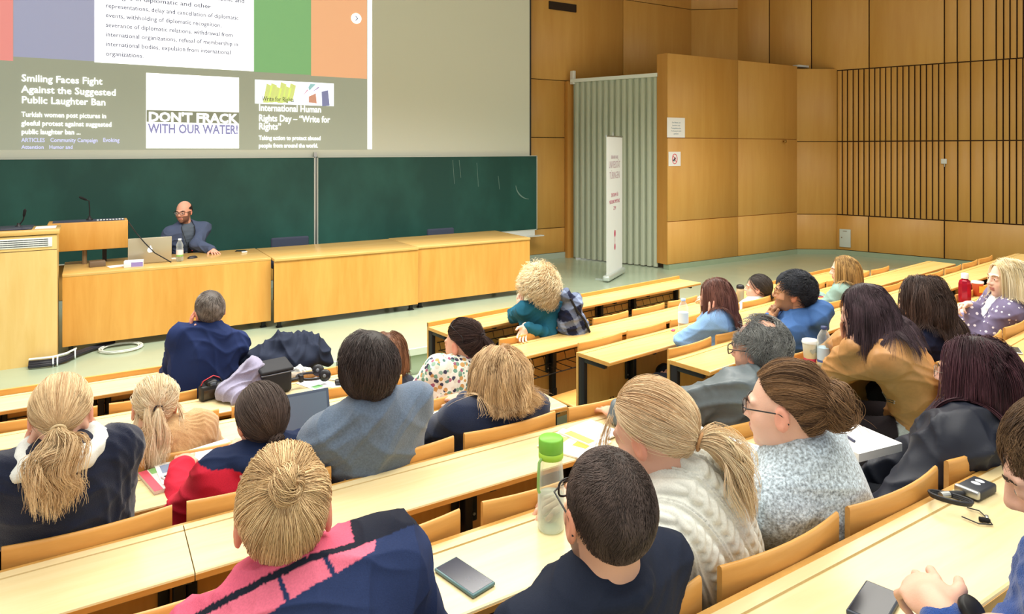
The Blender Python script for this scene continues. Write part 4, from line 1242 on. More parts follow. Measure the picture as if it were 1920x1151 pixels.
# ---------------------------------------------------------------- limbs
def ik(S, W, l1, l2, pole):
    S = np.array(S, float); W = np.array(W, float); d = W-S; L = np.linalg.norm(d)
    if L > (l1+l2)*.995: W = S+d/L*(l1+l2)*.995; d = W-S; L = np.linalg.norm(d)
    L = max(L, abs(l1-l2)+.02)
    a = (l1*l1-l2*l2+L*L)/(2*L); h = math.sqrt(max(l1*l1-a*a, 1e-6)); u = nrm(d); p = np.array(pole, float); p = nrm(p-u*(p @ u))
    return S+u*a+p*h, W
def add_hand(S, W, f, n, right, curl=(.25, .3, .35, .4), k=1.0, spread=.10, thumb=.8):
    f = nrm(f); n = np.array(n, float); n = nrm(n-f*(n @ f)); s = np.cross(f, n); ts = s if right else -s
    A = np.stack([s, f, n], 1)
    S.ell(W+f*.045*k, V3(.040, .052, .0155)*k, A, .012)
    S.cone(W-f*.01*k, .024*k, W+f*.03*k, .026*k, .015)
    Ls = (.044, .050, .047, .036)
    for i in range(4):
        o = (.031-.0205*i)
        b = W+f*(.088-.006*abs(i-1.2))*k+ts*o*k
        dr = nrm(f+ts*spread*(1.5-i)); ang = 0; p = b-f*.012*k; r = .0092*k
        cl = curl[i] if not np.isscalar(curl) else curl
        for j, fr in enumerate((1.0, .62, .48)):
            ang += cl*(.8 if j == 0 else 1.1)
            q = p+(dr*math.cos(ang)+n*math.sin(ang))*Ls[i]*fr*k*(1.2 if j == 0 else 1)
            r2 = r*.91; S.cone(p, r, q, r2, .0035); p, r = q, r2
    b = W+f*.022*k+ts*.026*k+n*.006*k
    d1 = nrm(f*.75+ts*thumb+n*.25); m = b+d1*.044*k; S.cone(b, .0145*k, m, .0115*k, .008)
    d2 = nrm(f*.95+ts*thumb*.45+n*.3); e = m+d2*.032*k; S.cone(m, .0112*k, e, .0085*k, .004)

GLASSES = mat('glasses_black', '17171a', .3); LENS = clear_mat('lens_glass', 'f4f6f8', .05, .03)
def build_glasses(H, parent, material=None, w=.052, h=.036, z=.0, thick=.0022, dy=0, pitch=0, lens=True, name='glasses'):
    material = material or GLASSES
    M = Matrix.Rotation(pitch, 3, 'X')
    P = lambda x, y, zz: tuple(H.w(np.array(M @ Vector((x, y+dy, zz+z)))))
    m = MB()
    for sx in (-1, 1):
        c = sx*.033; ring = []
        for a in np.linspace(0, 2*math.pi, 22, endpoint=False):
            ca, sa = math.cos(a), math.sin(a); e = .62
            ring.append(P(c+w/2*math.copysign(abs(ca)**e, ca), .106-.006*abs(ca)*(1 if ca*sx > 0 else 0), h/2*math.copysign(abs(sa)**e, sa)))
        m.tube(ring, thick, seg=6, closed=True)
        m.tube([P(sx*(.033+w/2), .100, .006), P(sx*.074, .085, .007), P(sx*.080, .0, .010), P(sx*.081, -.012, .004), P(sx*.080, -.024, -.014)], thick*.9, seg=6)
    m.tube([P(-.008, .107, .005), P(0, .110, .008), P(.008, .107, .005)], thick, seg=6)
    g = m.build(name, material, parent)
    if lens:
        m = MB()
        for sx in (-1, 1):
            c = sx*.033; pts = []
            for a in np.linspace(0, 2*math.pi, 18, endpoint=False): pts.append(P(c+w*.47*math.cos(a), .104, h*.47*math.sin(a)))
            m.add(pts, [tuple(range(18))])
        m.build('lens', LENS, g)
    return g
def add_eyes(H, parent, browcol=None, gaze=(0, 0)):
    for sx in (-1, 1):
        S = Shape(); S.ell(H.w((sx*.033, .0785, -.001)), V3(.0128, .0140, .0112)*H.k, H.A, .005)
        v, q = S.mesh(.0016)
        l = H.l(v); iris = (np.hypot(l[:, 0]-sx*.033-gaze[0], l[:, 2]+.001-gaze[1]) < .0058) & (l[:, 1] > .085)
        c = np.tile(lin('ddd6ce'), (len(v), 1)); c[iris] = lin('2c1d14')
        lid = (l[:, 2] > .0045) | (l[:, 2] < -.0075); c[lid] = lin('b98a70')
        np_mesh('eye', v, q, attr_mat('eye_surface', .25, .5), parent, c)
    if browcol is not None:
        rng = np.random.default_rng(7)
        for sx in (-1, 1):
            t = rng.uniform(0, 1, 46); x = sx*(.014+.038*t); z = .0195+.006*np.sin(t*2.4)-.004*t+rng.normal(size=46)*.0022; y = .099-.016*t**2
            P0 = np.stack([x, y, z], 1); P = np.stack([P0, P0+V3(sx*.005, -.0005, .0012), P0+V3(sx*.010, -.002, .0008)], 1)
            v, q, _ = strand_mesh(P, .0011)
            np_mesh('eyebrow', H.w(v), q, HAIR, parent, np.tile(lin(browcol), (len(v), 1)))
# ---------------------------------------------------------------- a seated person
FABRIC = dict(knit=attr_mat('fabric_knit', .95, .15, bump=.5, bscale=420, sheen=.3, var=.14), cotton=attr_mat('fabric_cotton', .85, .2, bump=.2, bscale=500, var=.08),
    leather=attr_mat('fabric_leather', .45, .45, bump=.12, bscale=90, var=.06), fleece=attr_mat('fabric_fleece', .95, .1, bump=.5, bscale=260, sheen=.4, var=.16),
    denim=attr_mat('fabric_denim', .85, .2, bump=.3, bscale=600, var=.15), puffer=attr_mat('fabric_puffer', .52, .4, bump=.1, bscale=60, var=.06),
    melange=attr_mat('fabric_melange', .95, .15, bump=.5, bscale=240, sheen=.3, var=.55))
PEOPLE = {}
def person(label, head, hyaw, hpitch, hroll, hip, byaw, zf, desk_z, arms, top, hair, seed, skin='e0b49c', lips='b9776c', female=True, k=1.0, fat=1.0,
           trousers='23262e', beard=None, eyes=False, brow=None, glasses=None, group=None, legs=True, bulge=.012, neck=1.0, stub=.75, res=.0046, hood=None, knees=.27, drop=0):
    rng = np.random.default_rng(seed)
    Hp = np.array(head); hip = np.array(hip, float)
    bf = V3(-math.sin(byaw), math.cos(byaw), 0); br = V3(math.cos(byaw), math.sin(byaw), 0)
    H = Head(Hp, rotm(hyaw, hpitch, hroll), k*(1.0 if female else 1.04))
    root = thing('person', label, 'person', (hip[0], hip[1], zf), group)
    u0 = nrm(Hp-hip)
    N = H.w((0, -.032, -.082))-u0*(.024*k+drop)
    L = np.linalg.norm(N-hip)
    waist = hip+(N-hip)*.42-bf*bulge
    uc = nrm(N-waist); r = nrm(br-uc*(br @ uc)); f = np.cross(uc, r); A = np.stack([r, f, uc], 1)
    ul = nrm(waist-hip); rl = nrm(br-ul*(br @ ul)); Al = np.stack([rl, np.cross(ul, rl), ul], 1)
    sw = (.152 if female else .172)*k*top.get('sw', 1.0)
    up_l, fo_l = .285*k, .255*k
    side = {}
    for nm, sg in (('L', -1), ('R', 1)):
        sp = arms.get(nm, None); sh = N-uc*.060*k+r*sg*sw+f*.012
        if sp is None: sp = ('b', (sg*.11, .36, None), (-sg*.5, .8, -.05), (0, 0, -1), .3)
        if sp[0] == 'head': W = H.w(sp[1]); fd = H.A @ np.array(sp[2], float); nd = H.A @ np.array(sp[3], float)
        elif sp[0] == 'b':
            o = sp[1]; W = hip+br*o[0]+bf*o[1]; W[2] = (desk_z+.036) if o[2] is None else hip[2]+o[2]
            fd = br*sp[2][0]+bf*sp[2][1]+V3(0, 0, sp[2][2]); nd = br*sp[3][0]+bf*sp[3][1]+V3(0, 0, sp[3][2])
        else: W = np.array(sp[1], float); fd = np.array(sp[2], float); nd = np.array(sp[3], float)
        pole = sp[5] if len(sp) > 5 else (sg*.5, .1, -1.0)
        pole = br*pole[0]+bf*pole[1]+V3(0, 0, pole[2])
        if (sp[6] if len(sp) > 6 else True):
            sh = sh+nrm(W-sh)*.025
        E, W = ik(sh, W, up_l, fo_l, pole)
        if len(sp) > 7 and sp[7] is not None:                     # elbow planted somewhere
            E = hip+br*sp[7][0]+bf*sp[7][1]; E[2] = desk_z+.045
            W = E+nrm(W-E)*min(np.linalg.norm(W-E), fo_l*1.12)
        side[nm] = (sg, sh, E, W, fd, nd, sp[4])
    # ---- skin: one continuous surface
    S = Shape()
    g = -.016
    S.ell(N-uc*.17*k+f*.01, V3(.150, .100, .18)*k*fat, A, .05); S.ell(waist, V3(.12, .09, .16)*k*fat, Al, .05); S.ell(hip, V3(.14, .10, .11)*k, Al, .05)
    S.cone(H.w((0, -.022, -.060)), (.045 if female else .052)*k*neck, N-uc*.03, (.048 if female else .057)*k*neck, .025)
    S.cone(N-uc*.03, .05*k*neck, N-uc*.08, .07*k, .04)
    for sg, sh, E, W, fd, nd, cu in side.values():
        S.cone(N-uc*.045, .038*k, sh, .045*k, .04); S.cone(sh, .046*k*fat, E, .036*k, .03); S.cone(E, .037*k, E+(W-E)*.35, .037*k, .02); S.cone(E+(W-E)*.35, .036*k, W, .0245*k, .02)
        add_hand(S, W, fd, nd, sg > 0, cu, k*(.95 if female else 1.04))
    add_head(S, H, female)
    v, q = S.mesh(res)
    c = head_colors(v, H, skin, lips, beard, stub)
    np_mesh('body', v, q, SKIN, root, c)
    # ---- upper garment(s)
    def garment(t, name):
        fatg = t.get('fat', .012); T = Shape()
        T.ell(N-uc*.165*k+f*.012, (V3(.158 if female else .176, .112, .185)*k+fatg)*V3(fat, fat, 1), A, .05)
        T.ell(waist, (V3(.128 if female else .150, .104, .17)*k+fatg)*V3(fat, fat, 1), Al, .06)
        T.ell(hip+V3(0, 0, .02)-bf*.005, (V3(.155, .115, .12)*k+fatg)*V3(fat, fat, 1), Al, .06)
        if female and t.get('bust', 1): 
            for sx in (-1, 1): T.ell(N-uc*.20*k+f*.085+r*sx*.07, V3(.062, .055, .06)*k+fatg*.5, A, .04)
        T.cone(N-uc*.022*k, (.050*k+fatg)*t.get('trap', 1), N-uc*.10*k, .08*k+fatg, .05)
        for sg, sh, E, W, fd, nd, cu in side.values():
            T.cone(N-uc*.052*k, .040*k+fatg, sh-uc*.002, .049*k+fatg, .06)
            sl = t.get('sleeve', 'long')
            if sl == 'none': continue
            if sl == 'short': T.cone(sh, .050*k*fat+fatg, sh+(E-sh)*.62, .046*k+fatg, .03); continue
            T.cone(sh, .049*k*fat+fatg, E, .039*k*fat+fatg, .035)
            e = {'long': .93, 'pushed': .45, 'over': 1.05}[sl]
            T.cone(E, .040*k*fat+fatg, E+(W-E)*e, .029*k+fatg*.8, .025)
            if t.get('cuff'): T.cone(E+(W-E)*(e-.10), .030*k+fatg*1.15, E+(W-E)*e, .030*k+fatg*1.1, .008)
        col_ = t.get('collar')
        nb = H.w((0, -.024, -.075))
        if col_ == 'high':
            for s_ in np.linspace(0, 1, 4): T.cone(N-uc*.05+(nb-N)*s_*.60, .058*k+fatg*.5, N-uc*.04+(nb-N)*(s_*.60+.1), .060*k+fatg*.5, .02)
        elif col_ == 'roll':
            for j, zz in enumerate((-.02, .012, .04)):
                ctr = N+(nb-N)*(.25+zz*8)
                for a in np.linspace(0, 2*math.pi, 14, endpoint=False):
                    b = a+2*math.pi/14; R_ = .078-.004*j
                    T.cone(ctr+(r*math.cos(a)+f*math.sin(a)*.95)*R_*k, .020, ctr+(r*math.cos(b)+f*math.sin(b)*.95)*R_*k, .020, .012)
        elif col_ == 'flat':
            for a in np.linspace(math.pi*.93, math.pi*2.07, 10)[:-1]:
                b = a+math.pi*1.14/9
                T.cone(N-uc*.02+(r*math.cos(a)*.072+f*math.sin(a)*.066)*k, .016, N-uc*.02+(r*math.cos(b)*.072+f*math.sin(b)*.066)*k, .016, .02)
        elif col_ == 'crew':
            for a in np.linspace(0, 2*math.pi, 16, endpoint=False):
                b = a+2*math.pi/16
                T.cone(N-uc*(.008+.026*math.sin(a))+(r*math.cos(a)*.071+f*(.008+math.sin(a)*.070))*k, .012, N-uc*(.008+.026*math.sin(b))+(r*math.cos(b)*.071+f*(.008+math.sin(b)*.070))*k, .012, .012)
        if t.get('hood'):
            hc = N+uc*.004-f*.108
            T.ell(hc, V3(.130, .070, .066)*t['hood'], A, .020); T.ell(hc-uc*.05-f*.01, V3(.10, .045, .085)*t['hood'], A, .03)
            for a in np.linspace(math.pi*.8, math.pi*2.2, 12)[:-1]:
                b = a+math.pi*1.4/11
                T.cone(N-uc*.018+(r*math.cos(a)*.105+f*math.sin(a)*.09), .033, N-uc*.018+(r*math.cos(b)*.105+f*math.sin(b)*.09), .033, .015)
        if t.get('open'):
            w_ = t['open']
            T.cone(N+f*.10-uc*.02, .072, N-uc*.20+f*.16, w_, .01, True); T.cone(N-uc*.20+f*.16, w_, hip+bf*.15-V3(0, 0, .1), w_*1.2, .01, True)
            T.cone(N+f*.03+uc*.03, .060, N+f*.10-uc*.03, .065, .01, True)
        hgt = t.get('h', .0075)
        v, q = T.mesh(hgt); n = vnormals(v, q)
        fo = t.get('folds', .006)
        if fo: v = folds(v, n, rng, fo, t.get('freq', 34), 6)
        if t.get('disp'):
            l = (v-N) @ A; v = v+n*t['disp'](l)[:, None]
        col = t['col']
        if callable(col): l = (v-N) @ A; c = col(l, v)
        else: c = np.tile(lin(col), (len(v), 1))
        return np_mesh(name, v, q, t.get('mat') or FABRIC[t.get('fab', 'cotton')], root, c)
    if top.get('under'): garment(top['under'], 'shirt')
    g_ = garment(top, top.get('name', 'sweater'))
    if top.get('scarf'):
        T = Shape(); nb = H.w((0, -.024, -.075))
        for j, (rr, tt) in enumerate(((.082, .030), (.090, .026))):
            ctr = N+(nb-N)*(.35-.45*j)
            for a in np.linspace(0, 2*math.pi, 14, endpoint=False):
                b = a+2*math.pi/14
                T.cone(ctr+(r*math.cos(a)*1.1+f*math.sin(a)*.9)*rr+uc*.012*math.sin(a*3+j), tt, ctr+(r*math.cos(b)*1.1+f*math.sin(b)*.9)*rr+uc*.012*math.sin(b*3+j), tt, .012)
        v, q = T.mesh(.007); n = vnormals(v, q); v = folds(v, n, rng, .008, 30, 5)
        np_mesh('scarf', v, q, FABRIC['cotton'], root, np.tile(lin(top['scarf']), (len(v), 1)))
    # ---- trousers and shoes
    if legs:
        T = Shape()
        T.ell(hip-V3(0, 0, .02), V3(.165, .13, .11)*k*fat, np.stack([br, bf, V3(0, 0, 1)], 1), .05)
        for sg in (-1, 1):
            hj = hip+br*sg*.085*k-V3(0, 0, .02); kn = hip+br*sg*.115+bf*knees; kn[2] = zf+.50; an = kn-bf*.06; an[2] = zf+.09
            T.cone(hj, .082*k, kn, .058*k, .04); T.cone(kn, .057*k, an, .042*k, .03)
        v, q = T.mesh(.011); n = vnormals(v, q); v = folds(v, n, rng, .006, 30, 5)
        tc = trousers
        c = tc((v-hip) @ np.stack([br, bf, V3(0, 0, 1)], 1)) if callable(tc) else np.tile(lin(tc), (len(v), 1))
        np_mesh('trousers', v, q, FABRIC['denim'], root, c)
        for sg in (-1, 1):
            kn = hip+br*sg*.115+bf*(knees-.06); T = Shape(); a = V3(kn[0], kn[1], zf+.05)
            T.cone(a-bf*.03, .042, a+bf*.13-V3(0, 0, .012), .034, .02); T.ell(a+bf*.06-V3(0, 0, .042), V3(.042, .13, .012), np.stack([br, bf, V3(0, 0, 1)], 1), .01)
            v, q = T.mesh(.009); np_mesh('shoe', v, q, FABRIC['leather'], root, np.tile(lin('2b2623'), (len(v), 1)))
    # ---- hair, eyes, glasses
    if hair:
        hk = dict(hair); st = hk.pop('style'); c1 = hk.pop('c1'); c2 = hk.pop('c2')
        tf = top.get('fat', .012)
        bodies = [(N-uc*.06-r*sw*.9, N-uc*.06+r*sw*.9, .066+tf), (N-uc*.10, waist, .120+tf), (N-uc*.15-r*.06, N-uc*.15+r*.06, .118+tf), (H.w((0, -.02, -.05)), N-uc*.02, .060)]
        build_hair(H, st, c1, c2, rng, root, bodies_w=bodies, **hk)
    if eyes: add_eyes(H, root, brow)
    if glasses is not None: build_glasses(H, root, **glasses)
    PEOPLE[label] = dict(N=N, A=A, hip=hip, H=H, side=side, root=root, uc=uc, r=r, f=f, waist=waist, L=L)
    return PEOPLE[label]

def edgeL(row): return NY[row]
def seatL_(row, x, back=.15):
    back -= .025
    return (x, NY[row]-back, FL[row]+.53), FL[row], RZ[row]
def seatR_(row, x, back=.15):
    back -= .02
    o = RO[row]; y = o[1]+(x-o[0])*math.tan(ANG); return (x+back*math.sin(ANG), y-back, FL[row]+.53), FL[row], RZ[row]
cheekL = lambda dx=0, dz=0, curl=.35: ('head', (-.088+dx, .035, -.135+dz), (.12, .10, 1), (1, -.1, .1), curl, (-.4, .6, -1))
cheekR = lambda dx=0, dz=0, curl=.35: ('head', (.088-dx, .035, -.135+dz), (-.12, .10, 1), (-1, -.1, .1), curl, (.4, .6, -1))
HLc = lambda c: lin(c)
# ================================================================== THE AUDIENCE AND THE SPEAKER
D_ = R
def bald(d, b, deg):
    a = np.degrees(np.arccos(np.clip(d @ nrm(b), -1, 1))); s = np.clip((a-deg)/9+.5, 0, 1); return s*s*(3-2*s)
def surf(o, px, py, tol=7):
    """the visible surface point of a mesh nearest to a sight line"""
    n = len(o.data.vertices); v = np.zeros(n*3); o.data.vertices.foreach_get('co', v); v = v.reshape(-1, 3)
    q = v-np.array(CP); d = q @ np.array(FV); x = 960+1280*(q @ np.array(RV))/d; y = 280-1280*q[:, 2]/d
    e = np.hypot(x-px, y-py); m = e < max(tol, e.min()+1); i = np.where(m)[0]; return v[i[np.argmin(d[i])]]
# -- near block, rear seats first
hip, zf, dz = seatL_('F', .88, .20)
person('bearded man with close cropped dark hair and glasses, navy t-shirt, leaning back', at_d(1140, 964, 1.32), D_(-14), D_(4), 0, hip, D_(4), zf, dz,
    dict(L=('b', (-.14, .30, .10), (.55, .7, .25), (.2, .1, -1), .35, (-1, -.2, -.6)), R=('b', (.12, .34, .05), (-.4, .8, 0), (0, 0, -1), .4)),
    dict(col='1c2334', sleeve='short', collar='crew', fab='cotton', folds=.004, h=.006, fat=.010, name='t_shirt'),
    dict(style='short', c1='231a17', c2='6a5a54', n=9000, rad=.0006, length=.020, thick=.035, whorl=V3(.1, -.45, .9), mess=.3), 11, skin='d9a98e', female=False, beard='2e2019', stub=.6,
    eyes=True, brow='20150f', glasses=dict(), res=.0040)
hip, zf, dz = seatL_('F', .41, .16)
def pink_lined(l, v):
    # lining turned out along a slanting seam, dark piping, then three pale pink panels
    q = v-np.array(at_d(517, 1062, 1.22)); r_ = q @ np.array(RV); g_ = q[:, 2]+.687*(q @ np.array(FV))
    s = .485*r_-.875*g_; t = .875*r_+.485*g_
    c = np.tile(lin('26345a'), (len(l), 1))
    w_ = np.interp(t, [-.12, -.05, .09, .165, .175], [.085, .056, .036, .022, 0])
    c[(s < .036+w_) & (s > .03) & (np.abs(t-.016) > .004) & (np.abs(t-.093) > .004)] = lin('dd6f88')
    c[(s <= .036)] = lin('191d2c'); c[(s < .022) & (t < .14)] = lin('d6607c')
    return c
person('woman with dark blonde bun, black jacket with pink lining over her shoulders', at_d(532, 968, 1.24), D_(-12), D_(-6), D_(0), hip, D_(-4), zf, dz, {},
    dict(col=pink_lined, sleeve='long', fab='cotton', folds=.008, h=.0032, fat=.034, sw=1.12, name='jacket', bust=0, collar='flat'),
    dict(style='bun', c1='966a3e', c2='ffe2b0', tone=.55, n=8000, rad=.0006, tie=(0.0, -.098, .085), bun=V3(.004, -.108, .092), bun_r=.017, bun_t=.016, bun_axis=V3(.9, -.5, .1), mess=.004, nbun=1100, twist=1.2, bun_mess=.003, bun_tilt=.22, thick=.06), 12, skin='d9a58c')
hip, zf, dz = seatL_('F', 1.42, .16)
def cable(l):
    """knitted plaits: two strands crossing in every column, purl ground between"""
    u, w = l[:, 0], l[:, 2]; per = .066
    k = np.floor(u/per+.5); x = (u/per-k)*2/.70
    ph = w*2*math.pi/.058+k*1.7; a = .40*np.sin(ph)
    rd = lambda c: np.sqrt(np.clip(1-((x-c)/.50)**2, 0, 1))
    hgt = np.maximum(rd(a)*(.80+.20*np.cos(ph)), rd(-a)*(.80-.20*np.cos(ph)))
    rib = .5*np.sqrt(np.clip(1-((np.abs(x)-1.28)/.13)**2, 0, 1))
    return (.0150*np.maximum(hgt, rib)-.008)*np.clip((.06-l[:, 1])/.05, 0, 1)
person('woman in white cable-knit sweater with low blonde ponytail, leaning forward', at_d(1225, 810, 1.68), D_(14), D_(-18), D_(-6), hip, D_(30), zf, dz,
    dict(L=('head', (-.06, .075, -.150), (.1, .2, 1), (.5, -.8, .1), .7, (-.3, .8, -1)), R=('b', (.02, .42, None), (-.7, .5, 0), (0, 0, -1), .3)),
    dict(col='e2e4dc', fab='cotton', folds=0, h=.0036, fat=.018, disp=cable, name='sweater', collar='crew'),
    dict(style='pony', c1='c8996a', c2='fff0cc', tone=.6, n=8000, rad=.0006, tie=(.02, -.100, -.030), tail=.25, ntail=1800, tail_dir=(.5, -.6, .1), fan=.34, band='b08458', curl=.36, curlf=6, tie_r=.014, mess=.004, thick=.06,
         locks=[((.045, .078, .06), (.25, .5, -.8), .20, 30), ((-.05, .075, .06), (-.3, .5, -.7), .2, 30)]), 13, skin='e2b39b', eyes=False, fat=1.02)
hip, zf, dz = seatL_('F', 1.84, .16)
person('woman with messy brown bun and dark glasses, grey melange knit sweater', at_d(1474, 766, 1.87), D_(24), D_(-2), 0, hip, D_(14), zf, dz, 
    dict(L=('b', (-.16, .40, None), (.4, .9, 0), (0, 0, -1), .3), R=('b', (.05, .40, None), (-.5, .8, 0), (0, 0, -1), .4)),
    dict(col='b4c3cf', fab='melange', folds=.006, freq=22, h=.007, fat=.026, sw=1.05, name='sweater', collar='crew'),
    dict(style='bun', c1='38241a', c2='a8825c', n=8000, rad=.0006, tie=(.01, -.105, .03), bun=V3(.018, -.122, .025), bun_r=.036, bun_t=.028, bun_axis=V3(.25, -1, .1), mess=.007, thick=.06, nbun=1300, loose=.002, twist=1.3, bun_mess=.008,
         locks=[((.02, -.15, -.0), (.3, -.6, -.2), .09, 8)]), 14, skin='e4b7a2', eyes=True, brow='3a2618', glasses=dict(), fat=1.04)
hip, zf, dz = seatL_('F', 2.40, .17)
person('woman in shiny black puffer jacket with dark reddish hair and rimless glasses', at_d(1828, 702, 2.22), D_(12), D_(-2), 0, hip, D_(12), zf, dz,
    dict(L=('b', (-.20, .20, -.02), (.3, .8, -.4), (.4, 0, -1), .5, (-1, -.2, -.4)), R=('b', (.15, .3, -.05), (-.4, .8, 0), (0, 0, -1), .4)),
    dict(col='161b2a', fab='puffer', folds=.012, freq=20, h=.008, fat=.034, sw=1.08, hood=.95, name='puffer_jacket', bust=0),
    dict(style='bob', c1='140c10', c2='54303a', n=4500, rad=.0008, length=.34, vol=.16, part=.02, stiff=.64, cutz=-.135, curl=.04), 15, skin='e0ae9a', eyes=True, brow='2a1a16',
    glasses=dict(material=mat('glasses_wire', '8c8474', .3, metal=.8), thick=.0011))
# -- the man at the picture edge, last row
hip, zf, dz = seatL_('G', 1.50, .20)
person('man in blue sweater at the last row, hands held over the desk', at_d(2024, 888, 1.12), D_(24), D_(-25), D_(0), hip, D_(18), zf, dz,
    dict(L=('w', at_d(1764, 1150, 1.20), tuple(nrm(V3(.55, .75, .05))), (.35, -.2, -.9), (.5, .6, .75, .85), (-.5, -.5, -1)), R=('w', at_d(1905, 1190, 1.14), tuple(nrm(V3(-.75, .5, .1))), (-.1, -.3, -.9), .9)),
    dict(col='24468a', fab='knit', folds=.004, h=.007, fat=.014, name='sweater', collar='crew'),
    dict(style='short', c1='2d1e14', c2='755a40', n=5000, rad=.0007, length=.06, thick=.07, mess=.4), 16, skin='dcae98', female=False, eyes=True, brow='3a281a')
# -- fifth row
hip, zf, dz = seatL_('E', 2.08, .16)
person('balding man with grey hair and black glasses in grey leather jacket', at_d(1424, 657, 2.74), D_(12), D_(-4), 0, hip, D_(16), zf, dz, {},
    dict(col='5c666b', fab='leather', folds=.011, freq=24, h=.008, fat=.026, sw=1.06, collar='flat', name='leather_jacket'),
    dict(style='short', c1='3a3c3e', c2='a9aba8', n=5000, rad=.0008, length=.055, thick=.12, mess=.9, stand=.10, extra=lambda d: np.minimum(bald(d, (0, .80, .60), 44), bald(d, (0, -.30, .95), 25)) > .5,
         whorl=V3(0, .25, 1), capmask=lambda d: np.minimum(bald(d, (0, .80, .60), 46), bald(d, (0, -.30, .95), 28))), 17, skin='dba58c', female=False, glasses=dict(), eyes=True, brow='5a5450', beard='8d7a70', stub=.25)
# -- fourth row
hip, zf, dz = seatL_('D', -.02, .15)
person('woman in dark navy sweater with long wavy blonde ponytail and white scarf', at_Y(115, 777, 2.50), D_(-2), D_(-14), 0, hip, D_(2), zf, dz,
    dict(L=cheekL(.0, .02), R=cheekR(.0, .02)),
    dict(col='161d33', fab='knit', folds=.006, h=.0075, fat=.020, sw=1.1, name='sweater', scarf='dfe2de'),
    dict(style='pony', c1='a67a4e', c2='ffe8bc', tone=.58, n=4000, rad=.0008, tie=(0, -.104, -.030), tail=.26, ntail=1500, tail_dir=(0, -.75, -.6), fan=.62, band='c9b48c', curl=.34, curlf=6, tie_r=.012, thick=.025, tstiff=.84), 18, skin='e3b59f', fat=1.05)
hip, zf, dz = seatL_('D', .50, .15)
def red_jacket(l, v):
    c = np.tile(lin('c5243c'), (len(l), 1)); x, z = l[:, 0], l[:, 2]
    st = (x > -.11) & (x < .09) & (l[:, 1] < .05) & (z < -.03); c[st] = np.where((((-z[st]) % .030) < .017)[:, None], lin('ece6e6'), lin('c5243c'))
    c[z > -.02] = lin('1a2748')
    return c
person('woman with dark hair in a low knot, red and navy jacket with white stripes', at_Y(489, 783, 2.53), D_(12), D_(-8), D_(-4), hip, D_(6), zf, dz, 
    dict(L=('b', (-.16, .36, None), (.3, .9, 0), (0, 0, -1), .3), R=('b', (.1, .38, None), (-.5, .8, 0), (0, 0, -1), .3)),
    dict(col=red_jacket, fab='cotton', folds=.007, h=.0065, fat=.022, hood=.85, name='jacket', bust=0),
    dict(style='bun', c1='241a18', c2='6c5c55', n=4000, rad=.0008, tie=(.0, -.102, -.055), bun=V3(0, -.108, -.065), bun_r=.015, bun_t=.014, bun_axis=V3(0, -1, -.2), mess=.002, nbun=400), 19, skin='ddaa92')
hip, zf, dz = seatL_('D', .97, .15)
person('man with thick dark hair in grey blue fleece pullover with turned up collar', at_Y(690, 700, 2.42), D_(0), D_(-12), D_(2), hip, D_(2), zf, dz,
    dict(L=('b', (-.10, .30, None), (.4, .8, 0), (0, 0, -1), .3, (-.25, -.1, -1)), R=('b', (.10, .30, None), (-.5, .8, 0), (0, 0, -1), .3, (.25, -.1, -1))),
    dict(col='5b6b80', fab='fleece', folds=.009, freq=22, h=.0075, fat=.020, sw=1.0, collar='high', name='fleece_pullover'),
    dict(style='short', c1='1b1414', c2='5d5250', n=6500, rad=.0008, length=.115, thick=.27, mess=.35, whorl=V3(.05, -.35, .95), flow=(0, 0, -.5)), 20, skin='dba98f', female=False, k=1.03)
hip, zf, dz = seatL_('D', 1.44, .15)
person('woman with chin length ash blonde bob in dark navy sweater', at_Y(937, 704, 2.50), D_(0), D_(-10), D_(2), hip, D_(0), zf, dz,
    dict(L=('b', (-.15, .38, None), (.3, .9, 0), (0, 0, -1), .3, (-.8, -.3, -1)), R=('b', (.10, .38, None), (-.5, .8, 0), (0, 0, -1), .3)),
    dict(col='202a44', fab='knit', folds=.004, h=.0075, fat=.024, sw=1.22, collar='crew', name='sweater'),
    dict(style='bob', c1='8a6444', c2='ffe0b0', tone=.55, n=5000, rad=.0008, length=.34, vol=.22, part=.0, stiff=.62, flip=.020, curl=.30, curlf=6, cutz=-.098), 21, skin='e0b09a', fat=1.05)
# -- third row
hip, zf, dz = seatL_('C', .33, .14)
def ribs(l): return .0016*np.sin(np.arctan2(l[:, 0], l[:, 1])*70)*(l[:, 2] > -.12)
person('woman with tousled pale blonde ponytail in camel turtleneck sweater', at_Y(289, 765, 3.17), D_(4), D_(-16), D_(4), hip, D_(2), zf, dz, {},
    dict(col='c09c70', fab='knit', folds=.004, h=.006, fat=.020, collar='roll', disp=ribs, name='turtleneck'),
    dict(style='pony', c1='d6ae78', c2='fff4d8', tone=.6, n=4000, rad=.0008, tie=(.0, -.108, .0), tail=.24, ntail=700, tail_dir=(-.15, -.5, -.8), fan=.50, curl=.35, curlf=4, thick=.10, mess=.006, loose=.003, tstiff=.7,
         locks=[((-.06, -.05, .0), (-.3, -.5, -.8), .22, 60), ((.07, -.03, .02), (.5, -.2, -.7), .16, 50), ((-.03, -.09, .03), (-.2, -.8, -.5), .22, 50)]), 22, skin='e6bba4')
hip, zf, dz = seatL_('C', 1.40, .14)
FLORAL = bpy.data.materials.new('fabric_floral'); FLORAL.use_nodes = True
